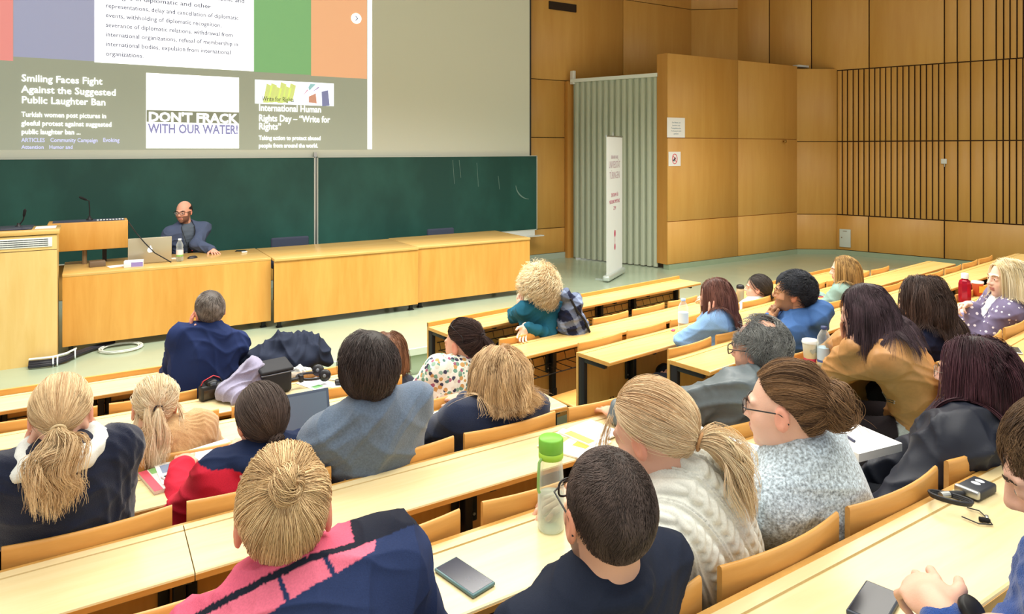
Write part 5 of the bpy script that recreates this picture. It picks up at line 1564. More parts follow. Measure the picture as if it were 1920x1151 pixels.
def floral(m, scale=34):
    nt = m.node_tree; b = nt.nodes['Principled BSDF']; b.inputs['Roughness'].default_value = .85
    tc = nt.nodes.new('ShaderNodeTexCoord'); vo = nt.nodes.new('ShaderNodeTexVoronoi'); vo.inputs['Scale'].default_value = scale
    nt.links.new(tc.outputs['Object'], vo.inputs['Vector'])
    rp = nt.nodes.new('ShaderNodeValToRGB'); rp.color_ramp.interpolation = 'CONSTANT'
    se = nt.nodes.new('ShaderNodeSeparateColor'); nt.links.new(vo.outputs['Color'], se.inputs[0])
    cr = rp.color_ramp; cols = ['e9e6da', 'e6ded0', '6f9a86', '8fae9a', 'c9995c', '3b3a52', 'e4e0d6', 'a5607a', 'dcd7c6', '5a7f7a']
    cr.elements[0].color = srgb(cols[0]); cr.elements[1].position = .1; cr.elements[1].color = srgb(cols[1])
    for i, c in enumerate(cols[2:]): e = cr.elements.new((i+2)/10); e.color = srgb(c)
    nt.links.new(se.outputs[0], rp.inputs[0])
    th = nt.nodes.new('ShaderNodeMath'); th.operation = 'LESS_THAN'; th.inputs[1].default_value = .58; nt.links.new(vo.outputs['Distance'], th.inputs[0])
    mx = nt.nodes.new('ShaderNodeMix'); mx.data_type = 'RGBA'; mx.inputs[6].default_value = srgb('eceade'); nt.links.new(rp.outputs[0], mx.inputs[7]); nt.links.new(th.outputs[0], mx.inputs[0])
    nt.links.new(mx.outputs[2], b.inputs['Base Color'])
floral(FLORAL, 46)
person('woman in floral blouse with dark long ponytail and sunglasses on her head', at_Y(868, 645, 3.20), D_(24), D_(-4), D_(0), hip, D_(10), zf, dz,
    dict(L=('b', (-.10, .24, -.02), (.4, .8, 0), (0, 0, -1), .3, (-.2, -.1, -1)), R=('b', (.10, .24, -.02), (-.4, .8, 0), (0, 0, -1), .3)),
    dict(col='ffffff', mat=FLORAL, folds=.005, h=.0075, fat=.018, name='blouse'),
    dict(style='pony', c1='1c1211', c2='5a423c', n=3500, rad=.0008, tie=(.01, -.115, .045), tail=.34, ntail=700, tail_dir=(.15, -.6, -.2), fan=.2, thick=.10, mess=.005, loose=.004), 23, skin='dca88e',
    glasses=dict(z=.075, dy=-.015, pitch=D_(34), w=.056, h=.046, name='sunglasses'))
# -- second and first row
hip, zf, dz = seatL_('B', 1.42, .14)
person('woman with reddish brown hair in dark knit, half hidden behind the fleece pullover', at_Y(728, 662, 3.92), D_(-20), D_(-6), 0, hip, D_(-6), zf, dz,
    dict(L=('b', (-.1, .25, .0), (.4, .8, 0), (0, 0, -1), .3), R=('b', (.1, .25, .0), (-.4, .8, 0), (0, 0, -1), .3)),
    dict(col='20263a', fab='knit', folds=.004, h=.009, fat=.018, name='sweater', collar='crew'),
    dict(style='bob', c1='4a2c1e', c2='9a6a4c', n=2500, rad=.0012, length=.30, vol=.22, flip=-.012, cutz=-.10), 24, skin='e0b098', res=.006)
hip, zf, dz = seatL_('A', .50, .16)
person('man in dark navy suit jacket with short greying hair, cheek resting on hand', at_Y(394, 584, 4.60), D_(6), D_(-4), D_(-5), hip, D_(2), zf, dz,
    dict(L=('head', (-.118, .015, -.130), (.10, .12, 1), (1, -.1, .05), .3, (-.35, .6, -1), True, (-.06, .20)), R=('b', (.05, .36, None), (-.8, .5, 0), (0, 0, -1), .3, (.9, 0, -.8))),
    dict(col='1b2a55', fab='cotton', folds=.009, freq=22, h=.008, fat=.024, sw=1.08, collar='flat', name='suit_jacket'),
    dict(style='short', c1='2c2320', c2='a8a09a', n=4500, rad=.0009, length=.06, thick=.07, mess=.2, whorl=V3(.05, -.35, .95)), 25, skin='dfa890', female=False)

# -- block past the aisle
hip, zf, dz = seatR_('A', 3.10, .18)
person('woman with big curly blonde hair in teal top, head propped on her hand', at_d(1010, 541, 5.42), D_(14), D_(-10), D_(-10), hip, D_(8), zf, dz,
    dict(L=('head', (-.150, .07, -.11), (.15, -.05, 1), (1, -.1, .1), .3, (.0, 1, -.5), True, (-.07, .15)), R=('w', at_d(985, 612, 5.2), (-.55, -.35, -.6), (-.2, -.9, .3), .35, (.2, -.3, -1))),
    dict(col='1d5a72', fab='cotton', folds=.008, freq=30, h=.008, fat=.016, name='top', sleeve='long'),
    dict(style='curly', c1='d0a86e', c2='fff2d0', tone=.6, n=3500, rad=.0013, length=.115, vol=.62, curl_r=.013, thick=.30, rough=.10), 26, skin='e6b8a2')
hip, zf, dz = seatR_('B', 5.06, .15)
person('woman with sleek dark hair tied back, white top, drinking from mug', at_d(1421, 540, 6.15), D_(34), D_(2), 0, hip, D_(18), zf, dz, 
    dict(L=('b', (-.12, .30, None), (.3, .9, 0), (0, 0, -1), .4, (-.2, -.2, -1)), R=('b', (.1, .36, None), (-.6, .7, 0), (0, 0, -1), .3)),
    dict(col='c9d6d8', fab='cotton', folds=.005, h=.009, fat=.018, name='top'),
    dict(style='bun', c1='14100f', c2='4a4340', n=2200, rad=.0012, tie=(0, -.100, -.050), bun=V3(0, -.11, -.06), bun_r=.018, bun_t=.015, nbun=120), 27, skin='e0b09a', eyes=True, brow='1c1410')
hip, zf, dz = seatR_('C', 3.55, .16)
person('woman in light blue denim jacket with auburn hair, head propped on hand', at_d(1342, 556, 4.66), D_(44), D_(-18), D_(-12), hip, D_(36), zf, dz,
    dict(L=('head', (-.130, .085, -.115), (.0, -.55, .85), (1, .2, .0), .2, (-.1, 1, -.5), True, (-.10, .10)), R=('b', (.12, .20, -.0), (-.8, .5, 0), (0, 0, -1), .4)),
    dict(col='7ea3cf', fab='denim', folds=.008, freq=26, h=.0075, fat=.022, collar='flat', cuff=True, name='denim_jacket', bust=0),
    dict(style='long', c1='3e2420', c2='8a5c50', n=3000, rad=.0010, length=.24, vol=.12, part=.02, stiff=.6), 28, skin='e6b49e')
hip, zf, dz = seatR_('C', 5.66, .15)
person('woman in pale green jacket with long ombre blonde hair', at_d(1582, 506, 6.0), D_(38), D_(-4), 0, hip, D_(20), zf, dz, {},
    dict(col='7f9a92', fab='cotton', folds=.006, h=.009, fat=.024, name='jacket', collar='flat', bust=0),
    dict(style='long', c1='5a4028', c2='cfa868', n=2500, rad=.0012, length=.30, vol=.14, part=.0), 29, skin='e6bba6', eyes=True, brow='4a3424', res=.0055)
hip, zf, dz = seatR_('D', 3.72, .16)
person('man in blue hoodie with wavy black hair and thin glasses, hand at chin', at_d(1489, 550, 4.08), D_(30), D_(4), 0, hip, D_(26), zf, dz,
    dict(L=('head', (-.01, .105, -.175), (.05, -.05, 1), (.1, -1, .2), .95, (-.6, .5, -1), True, (-.10, .32)), R=('head', (.06, .085, -.185), (-.5, .3, .6), (-.4, -.8, .2), .8, (.4, .6, -1), True, (.13, .33))),
    dict(col='3f6298', fab='cotton', folds=.008, freq=22, h=.0075, fat=.024, sw=1.06, hood=1.0, name='hoodie'),
    dict(style='short', c1='0c0c10', c2='3a3e48', n=4500, rad=.0010, length=.05, thick=.15, mess=.8, stand=.05, rough=.05, flow=(0, .4, .3)), 30, skin='c99470', lips='a8705e', female=False, beard='2a1c16', stub=.5,
    eyes=True, brow='15100e', glasses=dict(material=mat('glasses_gold', 'a07a46', .3, metal=.9), thick=.0012, w=.046, h=.036), res=.0042)
hip, zf, dz = seatR_('E', 3.50, .22)
def light_jeans(l):
    c = np.tile(lin('c3cfd0'), (len(l), 1)); c[l[:, 1] > .10] = lin('2a2428'); return c
person('woman in tan leather jacket with long dark brown hair, face in hands', at_d(1622, 580, 3.28), D_(38), D_(-16), D_(-4), hip, D_(36), zf, dz,
    dict(L=('head', (-.085, .085, -.125), (.2, -.1, 1), (.75, -.6, .1), .3, (-.1, .25, -1), True, (-.13, .36)), R=('head', (.075, .085, -.13), (-.2, -.1, 1), (-.75, -.6, .1), .3, (.1, .25, -1), True, (.13, .36))),
    dict(col='bd8a55', fab='leather', folds=.008, freq=26, h=.0065, fat=.030, sw=1.08, collar='flat', name='leather_jacket', bust=0),
    dict(style='long', c1='1a1114', c2='5c4850', n=4500, rad=.0008, length=.32, vol=.08, part=.02, stiff=.62, even=.82, curl=.10, locks=[((.05, -.098, .0), (.5, -.75, -.2), .30, 160)]), 31, skin='e2b09a', trousers=light_jeans, bulge=.05)
_j = [o for o in PEOPLE['woman in tan leather jacket with long dark brown hair, face in hands']['root'].children if o.name.startswith('leather_jacket')][0]
m = MB()
for k in (0, 1):
    p = [surf(_j, 1628+j*8.5, 743+j*2.2+k*4) for j in range(6)]
    m.tube([tuple(Vector(q)-FV*.004) for q in p], .0035, seg=6)
m.build('pocket_zip', STEEL, _j.parent)
hip, zf, dz = seatR_('E', 4.02, .14)
person('woman with shoulder length wavy dark brown hair in navy top', at_d(1728, 562, 3.72), D_(26), D_(-14), 0, hip, D_(10), zf, dz, {},
    dict(col='171c33', fab='cotton', folds=.006, h=.0085, fat=.018, name='top', sw=1.05),
    dict(style='long', c1='1e1516', c2='5e4a42', n=4000, rad=.0010, length=.27, vol=.26, curl=.24, curlf=7, part=.0), 32, skin='e0b09a')
hip, zf, dz = seatR_('E', 4.98, .14)
POLKA = bpy.data.materials.new('fabric_polka'); POLKA.use_nodes = True
def polka_mat(m):
    nt = m.node_tree; b = nt.nodes['Principled BSDF']; b.inputs['Roughness'].default_value = .85
    tc = nt.nodes.new('ShaderNodeTexCoord'); vo = nt.nodes.new('ShaderNodeTexVoronoi'); vo.inputs['Scale'].default_value = 30; vo.inputs['Randomness'].default_value = .5
    nt.links.new(tc.outputs['Object'], vo.inputs['Vector'])
    th = nt.nodes.new('ShaderNodeMath'); th.operation = 'LESS_THAN'; th.inputs[1].default_value = .26; nt.links.new(vo.outputs['Distance'], th.inputs[0])
    mx = nt.nodes.new('ShaderNodeMix'); mx.data_type = 'RGBA'; mx.inputs[6].default_value = srgb('6d6484'); mx.inputs[7].default_value = srgb('e6e0ea')
    nt.links.new(th.outputs[0], mx.inputs[0]); nt.links.new(mx.outputs[2], b.inputs['Base Color'])
polka_mat(POLKA)
person('woman with shoulder length pale blonde hair in purple polka dot cardigan', at_d(1888, 522, 4.30), D_(52), D_(-2), 0, hip, D_(34), zf, dz,
    dict(L=('w', at_d(1822, 572, 4.35), (-.75, .3, .1), (.1, -.3, -.8), .8, (-.4, -.3, -1)), ),
    dict(col='ffffff', mat=POLKA, folds=.004, h=.006, fat=.020, open=.05, name='cardigan', under=dict(col='dfe3e4', sleeve='none', fat=.008, h=.009, folds=.003)),
    dict(style='long', c1='c4a86c', c2='fdf4da', n=3000, rad=.0011, length=.26, vol=.18, part=.01), 33, skin='eac2ae', eyes=True, brow='9a7a4c')

# -- the speaker behind his table
sp_hip = (at_Y(352, 450, 8.92).x, 8.92, .55)
person('bald bearded man with glasses in grey blue blazer, seated at the front table', at_Y(345, 397, 8.78), D_(146), D_(-5), 0, sp_hip, D_(186), 0.02, .76,
    dict(L=('w', at_Z(398, 469, .792), (.15, -.95, -.12), (0, 0, -1), .15, (1, .2, -.6)), R=('b', (.16, .22, .0), (-.3, .9, 0), (0, 0, -1), .3)),
    dict(col='4a5570', fab='cotton', folds=.006, h=.007, fat=.028, sw=1.06, open=.062, collar='flat', name='blazer',
         under=dict(col=lambda l, v: np.where((l[:, 2] > -.30)[:, None], lin('56606e'), lin('c9ced0')), sleeve='none', fat=.006, h=.008, folds=.003, collar='crew')),
    dict(style='short', c1='1e1614', c2='4a3c36', n=1500, rad=.0010, length=.012, thick=.015, extra=lambda d: bald(d, (0, .34, .94), 70) > .5, capmask=lambda d: bald(d, (0, .34, .94), 72)),
    34, skin='dfa48c', female=False, beard='2c1c18', stub=.72, eyes=True, brow='1c1210', glasses=dict(), res=.0042, drop=.045)
# ================================================================== BELONGINGS ON AND AROUND THE DESKS
ZD = lambda row: RZ[row]+.0012
def flat_M(P, ang): return Matrix.Translation(P) @ Matrix.Rotation(ang, 4, 'Z')
def phone(label, P, ang, w=.070, h=.143, th=.008, body='phone_black_body', bcol='1a1c22', scr='phone_glass', scol='15161c', home=False, crystals=False):
    t = thing('mobile_phone', label, 'phone', P)
    M_ = flat_M(P, ang)
    m = MB(M_); m.box((-w/2, -h/2, 0), (w/2, h/2, th), bev=.0035, seg=3); m.build('body', mat(body, bcol, .35, spec=.5), t)
    m = MB(M_); m.box((-w/2+.004, -h/2+(.016 if home else .005), th), (w/2-.004, h/2-(.016 if home else .005), th+.0006)); m.build('screen', mat(scr, scol, .12, spec=.6, noise=.5, nscale=30), t)
    if home:
        m = MB(M_ @ Matrix.Translation((0, -h/2+.008, th))); m.lathe([(.0045, 0), (.0045, .0006), (0, .0006)], seg=12); m.build('button', mat('button_grey', 'b8bcc2', .4), t)
    return t
def sheet(name, label, P, ang, w, h, th=.002, material=None, cat='paper', marks=(), group=None):
    """flat paper thing; marks: (x0, y0, x1, y1, colour) printed areas"""
    t = thing(name, label, cat, P, group)
    M_ = flat_M(P, ang)
    m = MB(M_); m.box((-w/2, -h/2, 0), (w/2, h/2, th)); m.build('pages', material or PAPER, t)
    for (x0, y0, x1, y1, c) in marks:
        m = MB(M_); m.box((x0, y0, th), (x1, y1, th+.0004)); m.build('print', mat('print_'+c, c, .6), t)
    return t
def blob(name, shape, h, parent, col, fab, folds_=.006, freq=30, seed=1):
    v, q = shape.mesh(h); n = vnormals(v, q)
    if folds_: v = folds(v, n, np.random.default_rng(seed), folds_, freq, 7)
    c = col(v) if callable(col) else np.tile(lin(col), (len(v), 1))
    return np_mesh(name, v, q, FABRIC[fab], parent, c)
A_ = lambda v: np.array(v, float)

def span(px0, py0, px1, py1, z):
    """middle, plan angle (local y along the span) and length of a thing lying on a desk"""
    a, b = at_Z(px0, py0, z), at_Z(px1, py1, z); d = b-a
    return (a+b)/2, math.atan2(-d.x, d.y), d.length
# first row: heap of black coat
P = A_(at_Z(535, 690, ZD('A'))); P[1] = min(P[1], NY['A']+.16)
t = thing('coat', 'crumpled black coat heaped on the front desk beside the navy suit', 'coat', P)
S = Shape()
S.ell(P+V3(-.13, .02, .075), (.17, .12, .075)); S.ell(P+V3(.04, .03, .12), (.17, .11, .09), k=.05); S.ell(P+V3(.17, .0, .09), (.13, .10, .07), k=.05)
S.cone(P+V3(-.20, -.08, .05), .05, P+V3(.10, -.12, .06), .06, .05); S.cone(P+V3(.05, -.10, .09), .05, P+V3(.24, -.06, .05), .05, .05); S.cone(P+V3(-.05, .05, .19), .03, P+V3(.02, .04, .20), .02, .03)
v, q = S.mesh(.008); v[:, 2] = np.maximum(v[:, 2], RZ['A']-.002-.10*np.clip((NY['A']-.0-v[:, 1])/.05, 0, 1))
n = vnormals(v, q); v = folds(v, n, np.random.default_rng(4), .020, 15, 8); v[:, 2] = np.where(v[:, 1] > NY['A']-.005, np.maximum(v[:, 2], RZ['A']+.001), v[:, 2])
np_mesh('cloth', v, q, FABRIC['cotton'], t, np.tile(lin('1d2436'), (len(v), 1)))

# second row: camera, scarf, case, headphones ...
P = A_(at_Z(398, 752, ZD('B')))
t = thing('camera', 'black digital camera with red trimmed strap on the second desk', 'camera', P)
B_ = Matrix.Translation(P+V3(0, .05, 0)) @ Matrix.Rotation(R(14), 4, 'Z')
cam_m = mat('camera_black', '1b1b1c', .5, bump=.2, bscale=400)
m = MB(B_); m.box((-.065, -.03, 0), (.065, .025, .085), bev=.012, seg=3); m.box((-.03, -.028, .075), (.03, .03, .108), bev=.012, seg=3); m.box((.038, -.038, .004), (.066, .04, .08), bev=.012, seg=3); m.build('body', cam_m, t)
m = MB(B_ @ Matrix.Translation((0, .025, .042)) @ Matrix.Rotation(R(-90), 4, 'X')); m.lathe([(.034, 0), (.034, .03), (.031, .035), (.031, .07), (.026, .072), (0, .066)], seg=24); m.build('lens', cam_m, t)
m = MB(B_); m.box((-.052, -.0315, .012), (.03, -.0295, .062), bev=.001); m.build('screen', mat('camera_screen', '3b3128', .2), t)
m = MB(B_); m.box((-.016, -.036, .082), (.016, -.027, .100), bev=.002); m.build('viewfinder', mat('viewfinder_grey', '4a5058', .4), t)
m = MB(B_)
for x, z in [(.04, .07), (.052, .062), (.044, .045), (.044, .03), (.055, .038), (.036, .038)]: m.lathe([(.004, 0), (.004, .003), (0, .003)], seg=8, M=Matrix.Translation((x, -.038, z)) @ Matrix.Rotation(R(90), 4, 'X'))
m.build('buttons', mat('button_silver', '9aa0a8', .4), t)
m = MB(B_); m.tube([(-.06, 0, .08), (-.05, -.0, .105), (-.01, -.01, .122), (.02, .02, .118), (.055, .01, .10), (.08, .02, .06), (.12, .03, .02)], .006, seg=6); m.build('strap', cam_m, t)
m = MB(B_); m.tube([(-.058, -.004, .088), (-.045, -.006, .112), (-.01, -.016, .129), (.02, .014, .125), (.052, .004, .108)], .0028, seg=6); m.build('strap_trim', mat('trim_red', 'c62f3e', .6), t)

P = A_(at_Z(445, 752, ZD('B')))
t = thing('scarf', 'grey violet knitted scarf bundled between the camera and black case', 'scarf', P)
S = Shape(); S.ell(P+V3(0, .05, .05), (.10, .09, .05)); S.cone(P+V3(-.02, .06, .08), .045, P+V3(.10, .09, .15), .05, .04); S.cone(P+V3(.10, .09, .15), .05, P+V3(.14, .05, .05), .045, .03); S.cone(P+V3(-.08, .05, .06), .035, P+V3(.0, -.04, .03), .04, .03)
S.cone(P+V3(.02, -.03, .04), .04, P+V3(.05, -.07, -.06), .03, .03)
blob('knit', S, .006, t, '8d89a2', 'knit', .014, 30, 5)

P = A_(at_Z(517, 742, ZD('B')))
t = thing('camera_case', 'open black camera case with raised lid on the second desk', 'bag', P)
B_ = Matrix.Translation(P+V3(0.01, .07, 0)) @ Matrix.Rotation(R(8), 4, 'Z'); cm = mat('case_nylon', '17181f', .7, bump=.2, bscale=500)
m = MB(B_); m.box((-.085, -.06, 0), (.085, .06, .13), bev=.022, seg=4); m.build('body', cm, t)
m = MB(B_ @ Matrix.Translation((0, .02, .135)) @ Matrix.Rotation(R(14), 4, 'X')); m.box((-.098, -.075, 0), (.098, .07, .028), bev=.013, seg=4); lid = m.build('lid', cm, t)
m = MB(B_ @ Matrix.Translation((0, .02, .135)) @ Matrix.Rotation(R(14), 4, 'X')); m.tube([(-.098, -.0755, .006), (-.05, -.079, .006), (.05, -.079, .006), (.098, -.0755, .006)], .004, seg=6); m.build('zip', mat('zip_grey', '5a5c66', .5), lid)
m = MB(B_); m.box((.088, -.03, .05), (.155, .0, .062), bev=.004); m.box((.14, -.035, .03), (.165, .005, .075), bev=.005); m.build('buckle', mat('buckle_black', '202026', .4), t)

P = A_(at_Z(588, 722, ZD('B')))
sheet('leaflet', 'pale printed leaflet lying under the black headphones', Vector(P+V3(.02, .02, 0)), R(20), .15, .20, .0015, mat('leaflet_pale', 'e8eaf0', .6), 'leaflet', [(-.06, -.08, .0, -.03, '6fae6a'), (-.05, .0, .06, .07, 'c9b5c4')])
t = thing('headphones', 'black over-ear headphones lying on a leaflet on the second desk', 'headphones', P)
hb = mat('headphone_black', '1c1c22', .4)
C1 = Vector(P)+Vector((-.0, .05, .03)); m = MB()
pts = [C1+Vector((-.075*math.sin(a)*1.15, .075*math.cos(a)*.9, .012+.006*math.sin(a))) for a in np.linspace(-.35, 3.5, 22)]
m.tube(pts, .009, seg=8); m.build('headband', hb, t)
for p, rx in ((pts[0]+Vector((.03, .0, .01)), 70), (pts[-1]+Vector((.035, .0, .012)), 80)):
    M_ = Matrix.Translation(p) @ Matrix.Rotation(R(-25), 4, 'Z') @ Matrix.Rotation(R(rx), 4, 'X')
    m = MB(M_); m.lathe([(.030, -.016), (.036, -.010), (.036, .006), (.030, .014), (.016, .017), (0, .017)], seg=22); c_ = m.build('ear_cup', hb, t)
    m = MB(M_); m.lathe([(.010, .0175), (.010, .019), (0, .019)], seg=14); m.build('cup_disc', mat('disc_grey', '6a6e76', .35), c_)
m = MB(); m.tube([pts[-1]+Vector((.03, 0, 0)), Vector(P)+Vector((.10, .03, .004)), Vector(P)+Vector((.15, -.02, .004)), Vector(P)+Vector((.17, -.06, .004))], .002, seg=5); m.build('cable', hb, t)
P = A_(at_Z(555, 716, ZD('B')))
t = thing('plastic_bag', 'crumpled clear plastic wrapper beside the black headphones', 'bag', P)
S = Shape(); S.ell(P+V3(0, .06, .035), (.06, .05, .035)); S.ell(P+V3(.07, .08, .03), (.05, .04, .03), k=.03)
v, q = S.mesh(.007); v = folds(v, vnormals(v, q), np.random.default_rng(8), .018, 40, 7); v[:, 2] = np.maximum(v[:, 2], ZD('B')); np_mesh('film', v, q, clear_mat('clear_film', 'e6ecee', .25, .15), t)
P = A_(at_Z(650, 722, ZD('B')))
sheet('paper_sheet', 'white paper sheet under the dark spectacle case', Vector(P+V3(.0, .03, 0)), R(25), .19, .13)
t = thing('spectacle_case', 'small dark spectacle case lying on the white sheet', 'case', P+V3(0, .02, .003))
m = MB(flat_M(Vector(P+V3(0, .02, .003)), R(-20))); m.box((-.065, -.025, 0), (.065, .025, .03), bev=.013, seg=4); m.build('shell', mat('case_dark', '2e2c30', .4), t)

# third row
P = Vector(at_Z(222, 824, ZD('C'))); P.y = min(P.y+.06, NY['C']+.14)
sheet('notebook', 'open white notebook in front of the camel turtleneck', P, R(6), .30, .20, .008, PAPER, 'notebook', [(-.002, -.1, .002, .1, 'cfd2d4')])
m = MB(); m.tube([P+Vector((-.02, -.05, .014)), P+Vector((.05, .05, .014))], .004, seg=8); setp(m.build('pen', mat('pen_white', 'dfe4ea', .4)), 'slim white pen lying on the open notebook', 'pen')
P = Vector(at_Z(793, 734, ZD('C')))
sheet('paper_sheet', 'white sheet beneath the dark phone by the floral blouse', P, R(15), .12, .17)
phone('dark phone lying on a white sheet beside the floral blouse', P+Vector((.01, .01, .0025)), R(15))

# fourth row: laptop, magazine, books
P = Vector(at_Z(570, 838, ZD('D'))); 
lt, L_ = laptop('laptop', 'dark slate laptop standing open before the grey blue fleece', (at_Z(566, 832, ZD('D')).x-.01, NY['D']+DW-.055, ZD('D')), R(180), .27, .19, .205, R(17), mat('laptop_slate', '465468', .6), BLACK, scol='6b7c8c')
P = Vector(at_Z(330, 892, ZD('D')))
sheet('magazine', 'colourful magazine lying beneath the white phone', P, R(12), .21, .20, .012, mat('magazine_cover', 'd8c8c2', .4), 'magazine', [(-.105, -.10, -.075, .10, 'c8485a'), (-.07, .05, -.03, .10, '7fb06a'), (-.05, -.05, .1, .04, 'd9a58c')])
sheet('paper_sheet', 'printed white sheet with a blue picture on the magazine', P+Vector((.015, .02, .0125)), R(4), .15, .19, .0015, PAPER, 'paper', [(-.06, -.0, .06, .075, '8493b0'), (-.055, -.06, .055, -.02, 'a9b2c6')])
_p, _a, _l = span(313, 889, 352, 908, ZD('D')+.0145)
phone('white phone with a round button lying on the printed sheet', _p, _a, .062, .125, .009, 'phone_white', 'e6e8ea', 'phone_glass_grey', '2c3238', home=True)
P = Vector(at_Z(402, 862, ZD('D')))
t = sheet('book', 'thick white book with a red mark by the red jacket', P+Vector((.0, .02, 0)), R(14), .16, .13, .035, mat('book_cover', 'eceef0', .5), 'book', [(.02, -.055, .06, -.02, 'cc3148')])
m = MB(flat_M(P+Vector((0, .02, 0)), R(14))); m.box((-.078, -.0655, .004), (.078, -.0645, .031)); m.build('page_edge', mat('page_edge', 'd9d6c8', .8), t)
phone('dark phone lying beside the slate laptop at the fleece elbow', Vector(at_Z(604, 842, ZD('D'))), R(70))
P = Vector(at_Z(835, 792, ZD('D')))
sheet('notebook', 'open white notebook in front of the ash blonde bob', P+Vector((.03, .03, 0)), R(12), .30, .19, .008, PAPER, 'notebook', [(-.002, -.095, .002, .095, 'cfd2d4')])

# fifth row: magazines
P = Vector(at_Z(1082, 830, ZD('E')))
sheet('magazine', 'white brochure with yellow and blue print on the fifth desk', P+Vector((-.02, -.01, 0)), R(24), .20, .22, .006, mat('brochure', 'eeece0', .4), 'brochure', [(-.095, .05, -.04, .105, '5a76a0'), (-.03, .04, .03, .10, 'd9bf6a'), (-.02, -.06, .05, .0, 'e0c03c'), (.03, -.02, .08, .05, '9fb2a6')])
sheet('magazine', 'folded white journal lying over the yellow brochure', P+Vector((.09, .03, .0065)), R(10), .19, .17, .006, PAPER, 'journal', [(-.09, -.07, -.05, .06, 'e3cc5e')])

# sixth row: phone, green capped bottle, stack of paper
_p, _a, _l = span(838, 1062, 905, 1108, ZD('F'))
phone('dark phone with smeared glass in the middle of the sixth desk', _p, _a, .072, .146, .009, 'phone_teal_edge', '5d7f84', 'phone_glass_smear', '23263a')
P = A_(at_Z(1033, 990, ZD('F')))
t = thing('water_bottle', 'tall clear water bottle with bright green cap on the sixth desk', 'bottle', P)
M_ = Matrix.Translation(P)
m = MB(M_); m.lathe([(.0, .001), (.034, .001), (.0375, .006), (.0375, .02), (.036, .12), (.031, .19), (.0285, .195), (.0285, .205)], seg=30); m.build('body', clear_mat('bottle_clear', 'eef3ea', .10), t)
m = MB(M_); m.lathe([(.0, .004), (.0345, .004), (.0345, .095), (0, .095)], seg=30); m.build('water', clear_mat('water_thin', 'e4ebea', .10), t)
gm = mat('cap_green', '74b83a', .45); gm2 = mat('cap_lime', '9cc83a', .45)
m = MB(M_); m.lathe([(.033, .212), (.034, .216), (.034, .246), (.031, .250), (0, .250)], seg=30); cp = m.build('cap', gm, t)
m = MB(M_); m.lathe([(.0, .194), (.033, .194), (.034, .197), (.034, .2118), (0, .2118)], seg=30); m.build('cap_ring', gm2, cp)
m = MB(M_); m.tube([(-.034, -.004, .20), (-.043, -.006, .192), (-.045, -.006, .16), (-.046, -.006, .12), (-.041, -.004, .11)], .004, seg=8); m.build('strap', mat('strap_green', '8dbb6c', .5), t)
P = Vector(at_Z(1600, 832, ZD('F')))
t = sheet('paper_stack', 'thick stack of white papers with a black headline at the desk end', P+Vector((.0, .015, 0)), R(-8), .21, .25, .028, PAPER, 'papers')
M_ = flat_M(P+Vector((0, .015, .0282)), R(-8))
m = MB(M_)
for a, b in [((-.06, .055, 0), (.095, .059, .0004)), ((-.06, .088, 0), (.095, .092, .0004)), ((-.06, .055, 0), (-.056, .092, .0004)), ((.091, .055, 0), (.095, .092, .0004))]: m.box(a, b)
m.build('print', mat('print_black', '14141a', .6), t)
m = MB(M_); rg_ = random.Random(2)
m.tube([(-.048+i_*.0105, .0735+rg_.uniform(-.008, .008), .0004) for i_ in range(13)], .0016, seg=4); m.build('print', mat('print_black', '14141a', .6), t)
P2 = P+Vector((-.03, .01, .033)); m = MB(); m.tube([P2+Vector((-.02, -.045, 0)), P2+Vector((.02, .045, 0))], .0045, seg=8); setp(m.build('pen', mat('pen_dark', '3a3c58', .4)), 'dark pen lying on the thick paper stack', 'pen')

# last row: recorder and phone
P = A_(at_Z(1822, 945, ZD('G')))
_p, _a, _l = span(1796, 942, 1862, 908, ZD('G'))
P = A_(_p)
t = thing('audio_recorder', 'black pocket recorder with silver band and coiled lead on the last desk', 'recorder', P)
B_ = Matrix.Translation(P) @ Matrix.Rotation(_a, 4, 'Z')
m = MB(B_); m.box((-.03, -.052, .0), (.03, .052, .026), bev=.006, seg=3); m.build('body', mat('recorder_black', '20242e', .5), t)
m = MB(B_); m.box((-.031, -.055, .006), (.031, -.040, .0275), bev=.004); m.build('silver_band', STEEL, t)
m = MB(B_)
for y in (.004, .026): m.lathe([(.012, .0262), (.012, .0268), (0, .0268)], seg=18, M=Matrix.Translation((-.002, y, 0)) @ Matrix.Diagonal((1, .75, 1, 1)))
m.build('printed_discs', mat('disc_white', 'd9dce2', .5), t)
m = MB(B_); m.tube([(-.005, -.056, .012), (-.012, -.075, .012), (-.022, -.10, .013)], [.006, .009, .009], seg=10); m.build('plug', mat('plug_black', '1c1e24', .45), t)
m = MB(B_); m.tube([(-.022, -.10, .013), (-.030, -.125, .013)], .0095, seg=12); m.build('plug_tip', STEEL, t)
m = MB(B_)
for j in range(3):
    c = Vector((.0, -.135, .006+.004*j)); m.tube([c+Vector((.048*math.cos(a)*(1+.04*j), .040*math.sin(a)*(1+.03*j), .012+.010*math.cos(a+1)))for a in np.linspace(0, 6.28, 30, endpoint=False)], .0032, seg=6, closed=True)
m.build('coiled_lead', mat('lead_black', '24262c', .5), t)
P = A_(at_Z(1838, 975, ZD('G')))
t = thing('clip_microphone', 'tiny black clip microphone on a thin lead before the recorder', 'microphone', P)
m = MB(); m.tube([P+V3(-.03, .03, .004), P+V3(-.03, -.01, .004), P+V3(-.005, -.03, .004), P+V3(.01, -.015, .005), P+V3(.04, .02, .004), P+V3(.03, .045, .004)], .0016, seg=6); m.build('lead', mat('lead_black', '24262c', .5), t)
